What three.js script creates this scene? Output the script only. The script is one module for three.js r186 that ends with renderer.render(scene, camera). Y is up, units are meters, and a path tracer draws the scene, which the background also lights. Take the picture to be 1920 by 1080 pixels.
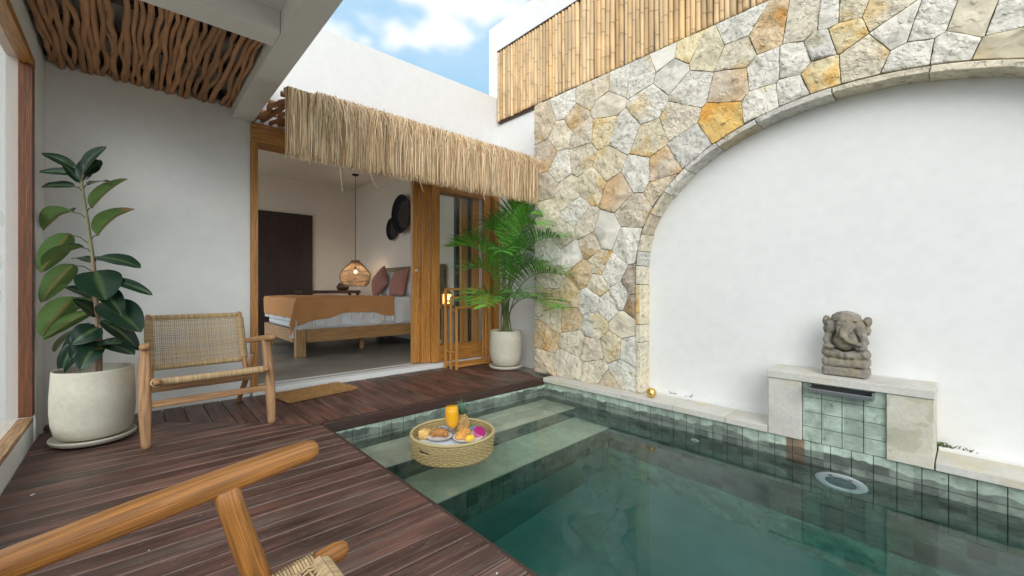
import * as THREE from 'three';
import { RoundedBoxGeometry } from 'three/addons/geometries/RoundedBoxGeometry.js';
import { MarchingCubes } from 'three/addons/objects/MarchingCubes.js';
import { mergeGeometries } from 'three/addons/utils/BufferGeometryUtils.js';

// ---------------------------------------------------------------- camera, sky, sun, exposure
const scene = new THREE.Scene();
const YAW = THREE.MathUtils.degToRad(42.4), SY = Math.sin(YAW), CY = Math.cos(YAW);
const camera = new THREE.PerspectiveCamera(69.1, 1024 / 576, 0.03, 600);
camera.position.set(0, 0.95, 0);
camera.lookAt(SY, 0.95, -CY);
const renderer = new THREE.WebGLRenderer({ antialias: true });
renderer.toneMapping = THREE.LinearToneMapping;
renderer.toneMappingExposure = 2.6;
renderer.shadowMap.enabled = true;
const SUN_INTENSITY = 0.92, SKY_LEVEL = 0.54;

// ---- seeded random and tiling noise
function rng(seed) { let a = seed >>> 0; return () => { a = (a + 0x6D2B79F5) | 0; let t = Math.imul(a ^ (a >>> 15), 1 | a); t = (t + Math.imul(t ^ (t >>> 7), 61 | t)) ^ t; return ((t ^ (t >>> 14)) >>> 0) / 4294967296; }; }
function hash(x, y, s) { let h = (Math.imul(x, 374761393) + Math.imul(y, 668265263) + Math.imul(s, 144269504)) | 0; h = Math.imul(h ^ (h >>> 13), 1274126177); h = Math.imul(h ^ (h >>> 15), 1103515245); return ((h ^ (h >>> 16)) >>> 0) / 4294967296; }
const sm = t => t * t * (3 - 2 * t), mix = (a, b, t) => a + (b - a) * t, clamp = (x, a = 0, b = 1) => Math.min(b, Math.max(a, x));
const step = (a, b, x) => sm(clamp((x - a) / (b - a)));
const mod = (a, n) => ((a % n) + n) % n;
function vn(x, y, px, py, s) {
  const X = Math.floor(x), Y = Math.floor(y), fx = sm(x - X), fy = sm(y - Y);
  const x0 = mod(X, px), x1 = mod(X + 1, px), y0 = mod(Y, py), y1 = mod(Y + 1, py);
  return mix(mix(hash(x0, y0, s), hash(x1, y0, s), fx), mix(hash(x0, y1, s), hash(x1, y1, s), fx), fy);
}
function fbm(u, v, fx, fy, oct, s) { let a = 0.5, r = 0, n = 0; for (let i = 0; i < oct; i++) { r += a * vn(u * fx, v * fy, fx, fy, s + i * 17); n += a; a *= 0.5; fx *= 2; fy *= 2; } return r / n; }
function vn3(x, y, z, s) { const Z = Math.floor(z), f = sm(z - Z); return mix(vn(x, y, 4096, 4096, s + Z * 31), vn(x, y, 4096, 4096, s + (Z + 1) * 31), f); }

{ // sky: air and broken white cloud, the same all round
  const W = 1024, Hh = 512, d = new Float32Array(W * Hh * 4);
  for (let j = 0; j < Hh; j++) for (let i = 0; i < W; i++) {
    const el = ((j + 0.5) / Hh - 0.5) * Math.PI, az = ((i + 0.5) / W - 0.5) * 2 * Math.PI;
    const y = Math.sin(el), c = Math.cos(el), x = c * Math.cos(az), z = c * Math.sin(az);
    const t = clamp(y);
    const air = [mix(0.46, 0.17, Math.pow(t, 0.55)), mix(0.62, 0.41, Math.pow(t, 0.55)), mix(0.72, 0.61, t)];
    const k = 1 / (Math.max(y, 0.02) + 0.22), px = x * k * 1.9 + 27.05, pz = z * k * 1.9 + 14.43;
    let n = 0, a = 0.5, f = 1; for (let o = 0; o < 6; o++) { n += a * vn(px * f, pz * f * 1.25, 4096, 4096, 5 + o); a *= 0.52; f *= 2.05; }
    const cl = step(0.4, 0.52, n) * step(-0.02, 0.1, y), wisp = 0.22 * step(0.25, 0.5, n);
    const cov = clamp(Math.max(cl, wisp)), cb = mix(0.84, 0.76, step(0.6, 0.8, n));
    const o4 = (j * W + i) * 4, g = y < 0 ? 0.6 : mix(1.7, 1, step(0, 0.4, y)); // haze makes the low sky paler and brighter, all round
    d[o4] = mix(air[0], cb * 0.97, cov) * SKY_LEVEL * g; d[o4 + 1] = mix(air[1], cb * 0.985, cov) * SKY_LEVEL * g; d[o4 + 2] = mix(air[2], cb * 1.01, cov) * SKY_LEVEL * g; d[o4 + 3] = 1;
  }
  const t = new THREE.DataTexture(d, W, Hh, THREE.RGBAFormat, THREE.FloatType);
  t.mapping = THREE.EquirectangularReflectionMapping; t.magFilter = THREE.LinearFilter; t.minFilter = THREE.LinearFilter; t.wrapS = THREE.RepeatWrapping; t.needsUpdate = true;
  scene.background = t; scene.environment = t;
}
const sun = new THREE.DirectionalLight(new THREE.Color(1, 0.975, 0.945), SUN_INTENSITY); // veiled by thin cloud
sun.position.set(-4.3, 4.7, 4.2); sun.target.position.set(1.5, 0, -2); sun.castShadow = true; sun.shadow.radius = 80;
sun.shadow.mapSize.set(2048, 2048); Object.assign(sun.shadow.camera, { left: -9, right: 9, top: 9, bottom: -9, near: 0.5, far: 30 });
scene.add(sun, sun.target);

// ---------------------------------------------------------------- textures
function tex(w, h, f, srgb = true) {
  const d = new Uint8Array(w * h * 4);
  for (let j = 0; j < h; j++) for (let i = 0; i < w; i++) { const c = f((i + 0.5) / w, (j + 0.5) / h), o = (j * w + i) * 4; for (let k = 0; k < 3; k++) d[o + k] = clamp(Array.isArray(c) ? c[k] : c) * 255; d[o + 3] = 255; }
  const t = new THREE.DataTexture(d, w, h, THREE.RGBAFormat); t.wrapS = t.wrapT = THREE.RepeatWrapping; t.magFilter = THREE.LinearFilter; t.minFilter = THREE.LinearMipmapLinearFilter; t.generateMipmaps = true;
  if (srgb) t.colorSpace = THREE.SRGBColorSpace; t.needsUpdate = true; return t;
}
const rep = (t, x, y) => { t.repeat.set(x, y); return t; };
const C = (r, g, b) => new THREE.Color().setRGB(r, g, b);
const std = (o) => new THREE.MeshStandardMaterial({ roughness: 0.8, ...o });
const phy = (o) => new THREE.MeshPhysicalMaterial({ roughness: 0.5, ...o });

const plasterMap = rep(tex(512, 512, (u, v) => { const n = fbm(u, v, 4, 4, 5, 3), m = fbm(u, v, 40, 40, 3, 9); const k = 0.955 + 0.03 * (n - 0.5) + 0.03 * (m - 0.5); return [k, k, k * 0.995]; }), 0.5, 0.5);
const plasterBump = rep(tex(512, 512, (u, v) => 0.6 * fbm(u, v, 10, 10, 4, 21) + 0.4 * fbm(u, v, 60, 60, 3, 22), false), 0.8, 0.8);
const M = {};
M.plaster = std({ color: C(0.85, 0.85, 0.835), map: plasterMap, bumpMap: plasterBump, bumpScale: 0.0007, roughness: 0.92 });
M.plasterRoom = std({ color: C(0.9, 0.82, 0.74), map: plasterMap, bumpMap: plasterBump, bumpScale: 0.0006, roughness: 0.92 });
M.white = std({ color: C(0.84, 0.84, 0.82), map: plasterMap, roughness: 0.6 });
// timber: u along the grain in metres
const woodMap = tex(1024, 512, (u, v) => {
  const w = fbm(u, v, 2, 4, 3, 41), ring = 0.5 + 0.5 * Math.sin((v * 14 + w * 5) * 2 * Math.PI), fine = fbm(u, v, 8, 160, 3, 44), pore = fbm(u, v, 24, 240, 2, 47);
  const k = 0.8 + 0.1 * (ring - 0.5) + 0.34 * (fine - 0.5) + 0.2 * (w - 0.5) - 0.12 * step(0.66, 0.8, pore); return [k, k * (0.97 + 0.05 * w), k * (0.93 + 0.1 * w)];
});
const woodBump = tex(512, 512, (u, v) => fbm(u, v, 8, 150, 3, 44), false);
const wood = (r, g, b, rough = 0.45, o = {}) => phy({ color: C(r, g, b), map: woodMap, bumpMap: woodBump, bumpScale: 0.0012, roughness: rough, ...o });
M.teak = wood(0.58, 0.245, 0.065, 0.34); M.teakPale = wood(0.6, 0.32, 0.15, 0.55); M.honey = wood(0.74, 0.33, 0.075, 0.38); M.redwood = wood(0.26, 0.085, 0.03, 0.5);
M.bedwood = wood(0.72, 0.4, 0.16, 0.5); M.darkwood = wood(0.1, 0.06, 0.045, 0.5); M.sill = wood(0.62, 0.36, 0.18, 0.6); M.headboard = wood(0.22, 0.16, 0.09, 0.6);
// deck boards: eight board strips in v, each with grain, scuffs and one worn pale edge
const deckMap = tex(2048, 512, (u, v) => {
  const strip = Math.floor(v * 8), f = v * 8 - strip;
  const g = fbm(u, v, 6, 120, 3, 61), blotch = fbm(u, v, 10, 12, 4, 64), grey = step(0.5, 0.72, fbm(u, v, 7, 16, 4, 66)), tone = 0.93 + 0.16 * hash(strip, 3, 7);
  const scuff = step(0.71, 0.8, fbm(u, v, 30, 90, 3, 67)), worn = step(0.93, 0.965, f + 0.03 * (fbm(u, v, 40, 8, 3, 71) - 0.5)) * (0.45 + 0.55 * fbm(u, v, 24, 8, 3, 72));
  let k = tone * (0.62 + 0.45 * (g - 0.5) + 0.5 * (blotch - 0.5));
  let c = [k * mix(0.7, 0.66, grey), k * mix(0.52, 0.56, grey), k * mix(0.46, 0.51, grey)];
  const chip = step(0.8, 0.84, fbm(u, v, 90, 90, 2, 77));
  for (let i = 0; i < 3; i++) c[i] = mix(mix(c[i], 0.62, 0.3 * scuff + 0.5 * chip), [0.66, 0.58, 0.53][i], worn * 0.75);
  return c;
});
const deckRough = tex(512, 512, (u, v) => 0.3 + 0.35 * fbm(u, v, 8, 24, 4, 81), false), deckBump = tex(1024, 512, (u, v) => fbm(u, v, 8, 120, 3, 61), false);
M.deck = std({ color: C(0.66, 0.62, 0.6), map: deckMap, roughnessMap: deckRough, bumpMap: deckBump, bumpScale: 0.0015, roughness: 1 });
M.deckRed = std({ color: C(0.68, 0.56, 0.52), map: deckMap, roughnessMap: deckRough, bumpMap: deckBump, bumpScale: 0.0015, roughness: 1 });
M.dark = std({ color: C(0.03, 0.027, 0.025), roughness: 0.9 });
// rock
const rockBump = tex(1024, 1024, (u, v) => { const r = 1 - Math.abs(2 * fbm(u, v, 6, 10, 5, 101) - 1), p = step(0.62, 0.75, fbm(u, v, 30, 30, 3, 103)); return 0.55 * r + 0.45 * fbm(u, v, 22, 30, 4, 107) - 0.22 * p; }, false);
function rockMap(seed, patch, amt) {
  return tex(512, 512, (u, v) => {
    const a = fbm(u, v, 5, 5, 5, seed), b = step(0.52, 0.72, fbm(u, v, 3, 4, 5, seed + 5)), g = fbm(u, v, 40, 40, 3, seed + 9), pit = step(0.64, 0.74, fbm(u, v, 34, 34, 3, seed + 13)), grey = step(0.55, 0.75, fbm(u, v, 6, 4, 4, seed + 3));
    let k = 0.93 + 0.2 * (a - 0.5) + 0.16 * (g - 0.5); const c = [k, k, k];
    for (let i = 0; i < 3; i++) { c[i] = mix(c[i], k * patch[i], b * amt); c[i] = mix(c[i], k * [0.72, 0.74, 0.72][i], grey * 0.2); c[i] *= 1 - 0.13 * pit; }
    return c;
  });
}
const rockA = rockMap(201, [0.98, 0.86, 0.62], 0.6), rockB = rockMap(301, [1.0, 0.8, 0.48], 0.8), rockC = rockMap(401, [0.92, 0.8, 0.62], 0.7);
const rock = (r, g, b, map) => std({ color: C(r, g, b), map, bumpMap: rockBump, bumpScale: 0.02, roughness: 0.9 });
const ROCK = { w: [rock(0.84, 0.8, 0.69, rockA), rock(0.8, 0.77, 0.67, rockA)], c: [rock(0.8, 0.72, 0.55, rockA), rock(0.78, 0.7, 0.55, rockA)], t: [rock(0.72, 0.61, 0.44, rockC), rock(0.7, 0.61, 0.47, rockC)], a: [rock(0.8, 0.71, 0.5, rockB), rock(0.78, 0.69, 0.5, rockB)], y: [rock(0.86, 0.74, 0.46, rockB)], Y: [rock(0.86, 0.58, 0.2, rockB)], o: [rock(0.76, 0.58, 0.36, rockB)], p: [rock(0.78, 0.66, 0.51, rockC)], g: [rock(0.66, 0.64, 0.57, rockA)], b: [rock(0.5, 0.41, 0.32, rockC)] };
M.mortar = std({ color: C(0.2, 0.18, 0.14), roughness: 1 });
M.limestone = std({ color: C(0.74, 0.72, 0.66), map: rep(tex(512, 512, (u, v) => { const a = fbm(u, v, 3, 5, 5, 501), b = step(0.55, 0.78, fbm(u, v, 2, 3, 5, 505)), f = fbm(u, v, 50, 50, 3, 507); const k = 0.88 + 0.16 * (a - 0.5) + 0.08 * (f - 0.5); return [k, k * mix(1, 0.975, b), k * mix(0.99, 0.9, b)]; }), 1.3, 1.3), bumpMap: plasterBump, bumpScale: 0.002, roughness: 0.7 });
// pool tiles, uv in metres along the wall and up; a wavy damp line with darker stone below it
const TW = 4.5, TH = 1.5;
const tileMap = tex(2048, 1024, (u, v) => {
  const x = u * TW, y = v * TH - 1.1, i = Math.floor(x / 0.103), j = Math.floor((y + 0.042) / 0.103);
  const h = hash(i, j + 50, 11), n = fbm(u, v, 60, 22, 5, 601), f = fbm(u, v, 240, 90, 3, 605), pit = step(0.72, 0.8, fbm(u, v, 120, 40, 3, 607));
  let k = 0.76 + 0.12 * (h - 0.5) + 0.3 * (n - 0.5) + 0.12 * (f - 0.5) - 0.12 * pit;
  const line = -0.105 + 0.05 * (fbm(u, v, 22, 1, 3, 611) - 0.5) + 0.03 * (fbm(u, v, 70, 3, 2, 613) - 0.5);
  const wet = 1 - step(line - 0.005, line + 0.004, y), dark = h > 0.86 ? 0.72 : 1;
  k *= mix(1, 0.72 * dark, wet);
  const rust = i === 22 && j < 0 && j > -3 ? 0.7 : 0;
  return [mix(k * 0.94, k * 0.75, rust), mix(k * 1.0, k * 0.55, rust), mix(k * 0.95, k * 0.42, rust)];
});
tileMap.repeat.set(1 / TW, 1 / TH); tileMap.offset.set(0, 1.1 / TH);
const tileBump = rep(tex(512, 512, (u, v) => fbm(u, v, 30, 30, 4, 621), false), 2, 2);
M.tile = std({ color: C(0.82, 0.87, 0.81), map: tileMap, bumpMap: tileBump, bumpScale: 0.002, roughness: 0.55 });
M.grout = std({ color: C(0.07, 0.085, 0.075), roughness: 0.95 });
M.poolFloor = std({ color: C(0.33, 0.5, 0.47), map: rep(tex(256, 256, (u, v) => 0.8 + 0.15 * (fbm(u, v, 6, 6, 4, 631) - 0.5)), 0.8, 0.8), roughness: 0.8 });
M.tread = std({ color: C(0.93, 0.9, 0.76), map: rep(tex(512, 512, (u, v) => { const k = 0.86 + 0.3 * (fbm(u, v, 5, 4, 5, 641) - 0.5) + 0.1 * (fbm(u, v, 40, 40, 3, 643) - 0.5); return [k, k, k * 0.96]; }), 0.7, 0.7), bumpMap: tileBump, bumpScale: 0.002, roughness: 0.7 });
M.water = phy({ color: C(1, 1, 1), transmission: 1, thickness: 1, ior: 1.33, roughness: 0, attenuationColor: C(0.22, 0.65, 0.58), attenuationDistance: 3.6, bumpMap: rep(tex(512, 512, (u, v) => fbm(u, v, 5, 5, 3, 651), false), 0.8, 0.8), bumpScale: 0.001 });
M.sideGlass = phy({ color: C(0.93, 0.96, 0.94), transmission: 1, thickness: 0, ior: 1.9, roughness: 0 });
M.glass = phy({ color: C(0.96, 0.98, 0.97), transmission: 1, thickness: 0, ior: 1.5, roughness: 0 });
M.concrete = std({ color: C(0.36, 0.345, 0.3), map: rep(tex(512, 512, (u, v) => 0.8 + 0.45 * (fbm(u, v, 5, 5, 6, 661) - 0.5)), 0.4, 0.4), roughness: 0.38 });
M.limestoneStained = std({ color: C(0.74, 0.72, 0.66), map: rep(tex(512, 512, (u, v) => { const a = fbm(u, v, 3, 5, 5, 501), b = step(0.5, 0.56, fbm(u, v, 3, 3, 6, 531)), e = step(0.55, 0.6, fbm(u, v, 4, 5, 6, 537)), f = fbm(u, v, 50, 50, 3, 507); const k = 0.9 + 0.16 * (a - 0.5) + 0.08 * (f - 0.5); return [k * mix(1, 0.99, b) * mix(1, 0.93, e), k * mix(1, 0.98, b) * mix(1, 0.93, e), k * mix(0.99, 0.93, b) * mix(1, 0.9, e)]; }), 1.6, 1.6), bumpMap: plasterBump, bumpScale: 0.002, roughness: 0.7 });
M.steel = std({ color: C(0.45, 0.46, 0.47), metalness: 1, roughness: 0.35 });
M.black = std({ color: C(0.012, 0.012, 0.013), roughness: 0.6 });
M.gold = std({ color: C(0.86, 0.58, 0.18), metalness: 1, roughness: 0.28 });
const weaveBump = tex(256, 256, (u, v) => 0.5 + 0.25 * Math.sin(u * 2 * Math.PI * 48) + 0.25 * Math.sin(v * 2 * Math.PI * 48), false);
const cloth = (r, g, b, o = {}) => std({ color: C(r, g, b), bumpMap: rep(weaveBump.clone(), 4, 4), bumpScale: 0.0012, roughness: 0.95, ...o });
M.linen = cloth(0.8, 0.81, 0.83); M.throw = cloth(0.64, 0.31, 0.12); M.cushion = cloth(0.42, 0.2, 0.16); M.cream = cloth(0.72, 0.66, 0.54); M.curtain = cloth(0.09, 0.1, 0.11);
const potMap = rep(tex(512, 512, (u, v) => { const k = 0.9 + 0.14 * (fbm(u, v, 4, 10, 5, 671) - 0.5) + 0.06 * (fbm(u, v, 60, 60, 2, 673) - 0.5); return [k, k * 0.99, k * 0.96]; }), 1, 1);
M.pot = std({ color: C(0.72, 0.69, 0.6), map: potMap, bumpMap: plasterBump, bumpScale: 0.001, roughness: 0.55 });
M.soil = std({ color: C(0.035, 0.026, 0.02), map: rep(tex(256, 256, (u, v) => 0.4 + 0.9 * fbm(u, v, 20, 20, 4, 681)), 3, 3), bumpMap: rep(tex(256, 256, (u, v) => fbm(u, v, 20, 20, 4, 681), false), 3, 3), bumpScale: 0.02, roughness: 1 });
const VC = (o = {}) => std({ color: C(1, 1, 1), vertexColors: true, ...o });
M.straw = VC({ roughness: 0.85, side: THREE.DoubleSide }); M.bamboo = VC({ roughness: 0.5 }); M.rope = VC({ roughness: 0.8 }); M.branch = VC({ roughness: 0.75, bumpMap: woodBump, bumpScale: 0.004 });
M.leaf = phy({ vertexColors: true, roughness: 0.36, specularIntensity: 0.6, side: THREE.DoubleSide }); M.palm = phy({ vertexColors: true, roughness: 0.42, transmission: 0.25, thickness: 0, side: THREE.DoubleSide });
M.stemMat = VC({ roughness: 0.8, bumpMap: woodBump, bumpScale: 0.004 });

// ---------------------------------------------------------------- builders
const names = new Map();
function numbered(n) { const k = names.get(n) || 0; names.set(n, k + 1); return k ? `${n}_${String(k).padStart(3, '0')}` : n; }
function shade(o) { o.castShadow = o.receiveShadow = true; return o; }
function thing(name, label, category, pos = [0, 0, 0], turn = 0, group) { const o = new THREE.Group(); o.name = numbered(name); o.position.set(...pos); o.rotation.y = turn; o.userData = { label, category }; if (group) o.userData.group = group; scene.add(o); return o; }
function part(name, geo, mat, parent, pos, label) { const m = shade(new THREE.Mesh(geo, mat)); m.name = parent ? name : numbered(name); if (pos) m.position.set(...pos); if (label) m.userData.label = label; (parent || scene).add(m); return m; }
function single(name, geo, mat, label, category, pos, group) { const m = part(name, geo, mat, null, pos); m.userData = { label, category }; if (group) m.userData.group = group; return m; }
function struct(name, geo, mat, pos) { const m = part(name, geo, mat, null, pos); m.userData.kind = 'structure'; return m; }
function structGroup(name, pos = [0, 0, 0]) { const o = new THREE.Group(); o.name = numbered(name); o.position.set(...pos); o.userData.kind = 'structure'; scene.add(o); return o; }
const stuff = m => { m.userData.kind = 'stuff'; return m; };
function uvBox(g, ou = 0, ov = 0) { const p = g.attributes.position, n = g.attributes.normal, uv = new Float32Array(p.count * 2); for (let i = 0; i < p.count; i++) { const ax = Math.abs(n.getX(i)), ay = Math.abs(n.getY(i)), az = Math.abs(n.getZ(i)); let u, v; if (ax >= ay && ax >= az) { u = p.getZ(i); v = p.getY(i); } else if (ay >= az) { u = p.getX(i); v = p.getZ(i); } else { u = p.getX(i); v = p.getY(i); } uv[i * 2] = u + ou; uv[i * 2 + 1] = v + ov; } g.setAttribute('uv', new THREE.BufferAttribute(uv, 2)); return g; }
let wseed = 0;
function grain(g, axis) { const p = g.attributes.position, uv = new Float32Array(p.count * 2), k = 'xyz'.indexOf(axis), a = p.array; wseed += 0.377; for (let i = 0; i < p.count; i++) { const q = [a[i * 3], a[i * 3 + 1], a[i * 3 + 2]]; uv[i * 2] = q[k] + wseed; uv[i * 2 + 1] = 2.1 * (q[(k + 1) % 3] + q[(k + 2) % 3]) + wseed * 1.7; } g.setAttribute('uv', new THREE.BufferAttribute(uv, 2)); return g; }
// boxes are given by their two corners
function box(x0, x1, y0, y1, z0, z1, r = 0.004, seg = 1) { const w = x1 - x0, h = y1 - y0, d = z1 - z0, g = r ? new RoundedBoxGeometry(w, h, d, seg, Math.min(r, w / 2.1, h / 2.1, d / 2.1)) : new THREE.BoxGeometry(w, h, d); g.translate((x0 + x1) / 2, (y0 + y1) / 2, (z0 + z1) / 2); return uvBox(g); }
const wbox = (axis, ...a) => grain(box(...a), axis);
function join(list) { return mergeGeometries(list.map(g => { const q = g.index ? g.toNonIndexed() : g; for (const k of Object.keys(q.attributes)) if (!['position', 'normal', 'uv', 'color'].includes(k)) q.deleteAttribute(k); return q; })); }
const V = (x, y, z) => new THREE.Vector3(x, y, z);

class Build { // collects tubes, ribbons and sheets with vertex colours
  constructor() { this.p = []; this.c = []; this.t = []; this.i = []; }
  get n() { return this.p.length / 3; }
  vert(v, c = [1, 1, 1], u = 0, w = 0) { this.p.push(v.x, v.y, v.z); this.c.push(...c); this.t.push(u, w); return this.n - 1; }
  tube(pts, r, seg = 6, col = [1, 1, 1], cap = true) {
    const N = pts.length; let nrm = null, base = this.n, len = 0;
    for (let k = 0; k < N; k++) {
      const T = pts[Math.min(k + 1, N - 1)].clone().sub(pts[Math.max(k - 1, 0)]).normalize();
      if (!nrm) { nrm = Math.abs(T.y) < 0.9 ? V(0, 1, 0) : V(1, 0, 0); }
      nrm = nrm.clone().addScaledVector(T, -nrm.dot(T)).normalize(); const b = T.clone().cross(nrm), R = Array.isArray(r) ? r[k] : typeof r === 'function' ? r(k / (N - 1)) : r, cc = typeof col === 'function' ? col(k / (N - 1)) : col;
      if (k) len += pts[k].distanceTo(pts[k - 1]);
      for (let s = 0; s < seg; s++) { const a = s / seg * 2 * Math.PI; this.vert(pts[k].clone().addScaledVector(nrm, Math.cos(a) * R).addScaledVector(b, Math.sin(a) * R), cc, len, s / seg * 0.15); }
    }
    for (let k = 0; k < N - 1; k++) for (let s = 0; s < seg; s++) { const a = base + k * seg + s, b = base + k * seg + (s + 1) % seg; this.i.push(a, b, a + seg, b, b + seg, a + seg); }
    if (cap) for (const k of [0, N - 1]) { const cc = typeof col === 'function' ? col(k / (N - 1)) : col, ce = this.vert(pts[k], cc, 0, 0), o = base + k * seg; for (let s = 0; s < seg; s++) { const a = o + s, b = o + (s + 1) % seg; k ? this.i.push(ce, a, b) : this.i.push(ce, b, a); } }
    return this;
  }
  ribbon(pts, side, w, col) { const base = this.n, N = pts.length; pts.forEach((p, k) => { const s = side.clone().multiplyScalar((Array.isArray(w) ? w[k] : w) / 2), cc = typeof col === 'function' ? col(k / (N - 1)) : col; this.vert(p.clone().sub(s), cc); this.vert(p.clone().add(s), cc); }); for (let k = 0; k < N - 1; k++) { const a = base + k * 2; this.i.push(a, a + 1, a + 2, a + 1, a + 3, a + 2); } return this; }
  geo() { const g = new THREE.BufferGeometry(); g.setAttribute('position', new THREE.Float32BufferAttribute(this.p, 3)); g.setAttribute('color', new THREE.Float32BufferAttribute(this.c, 3)); g.setAttribute('uv', new THREE.Float32BufferAttribute(this.t, 2)); g.setIndex(this.i); g.computeVertexNormals(); return g; }
}
function grid(nu, nv, f, uvs = 1) { const g = new THREE.BufferGeometry(), p = [], t = [], ix = []; for (let j = 0; j <= nv; j++) for (let i = 0; i <= nu; i++) { const v = f(i / nu, j / nv); p.push(v.x, v.y, v.z); t.push(i / nu * uvs, j / nv * uvs); } for (let j = 0; j < nv; j++) for (let i = 0; i < nu; i++) { const a = j * (nu + 1) + i, b = a + nu + 1; ix.push(a, a + 1, b, a + 1, b + 1, b); } g.setAttribute('position', new THREE.Float32BufferAttribute(p, 3)); g.setAttribute('uv', new THREE.Float32BufferAttribute(t, 2)); g.setIndex(ix); g.computeVertexNormals(); return g; }
// a sheet of cloth with thickness: the grid and the same grid pushed back along its normals, closed at the rim
function thick(g, nu, nv, d) { const p = g.attributes.position, n = g.attributes.normal, q = [], t = [], N = p.count, uv = g.attributes.uv; for (const s of [0, -d]) for (let i = 0; i < N; i++) { q.push(p.getX(i) + n.getX(i) * s, p.getY(i) + n.getY(i) * s, p.getZ(i) + n.getZ(i) * s); t.push(uv.getX(i), uv.getY(i)); } const ix = [...g.index.array]; for (let i = 0; i < g.index.count; i += 3) ix.push(g.index.getX(i) + N, g.index.getX(i + 2) + N, g.index.getX(i + 1) + N); const rim = []; for (let i = 0; i < nu; i++) rim.push(i); for (let j = 0; j < nv; j++) rim.push(j * (nu + 1) + nu); for (let i = nu; i > 0; i--) rim.push(nv * (nu + 1) + i); for (let j = nv; j > 0; j--) rim.push(j * (nu + 1)); rim.forEach((a, k) => { const b = rim[(k + 1) % rim.length]; ix.push(a, a + N, b, b, a + N, b + N); }); const o = new THREE.BufferGeometry(); o.setAttribute('position', new THREE.Float32BufferAttribute(q, 3)); o.setAttribute('uv', new THREE.Float32BufferAttribute(t, 2)); o.setIndex(ix); o.computeVertexNormals(); return o; }
const lathe = (pts, n = 48) => new THREE.LatheGeometry(pts.map(p => new THREE.Vector2(p[0], p[1])), n);
const jit = (c, r, a) => { const k = 1 + (r() - 0.5) * a; return c.map(x => x * k); };

// ---------------------------------------------------------------- ground, deck, pool
{ // pale gravel and paving all round the villa, open where house and pool stand
  const s = new THREE.Shape([[-200, -200], [200, -200], [200, 200], [-200, 200]].map(p => new THREE.Vector2(...p))); s.holes.push(new THREE.Path([[-0.52, 9.2], [3.95, 9.2], [3.95, -1.72], [-0.52, -1.72]].map(p => new THREE.Vector2(...p))));
  const g = new THREE.ExtrudeGeometry(s, { depth: 0.2, bevelEnabled: false }); g.rotateX(-Math.PI / 2); g.translate(0, -0.24, 0);
  struct('ground', uvBox(g), std({ color: C(0.5, 0.46, 0.38), map: M.poolFloor.map, roughness: 1 }));
  struct('footing', box(-3.6, 4, -1.9, -1.62, -9.3, 1.8, 0), M.dark);
}
const ZB = -4.32, PX0 = 1.0, PX1 = 3.262, PZ0 = -3.06, PZ1 = 1.4, WATER = -0.19;
struct('deck_slab', box(-0.44, 0.9, -1.6, -0.05, -4.6, 1.7, 0), M.concrete);
struct('deck_slab', box(0.9, 3.7, -1.6, -0.05, -4.6, -3.14, 0), M.concrete);
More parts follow.
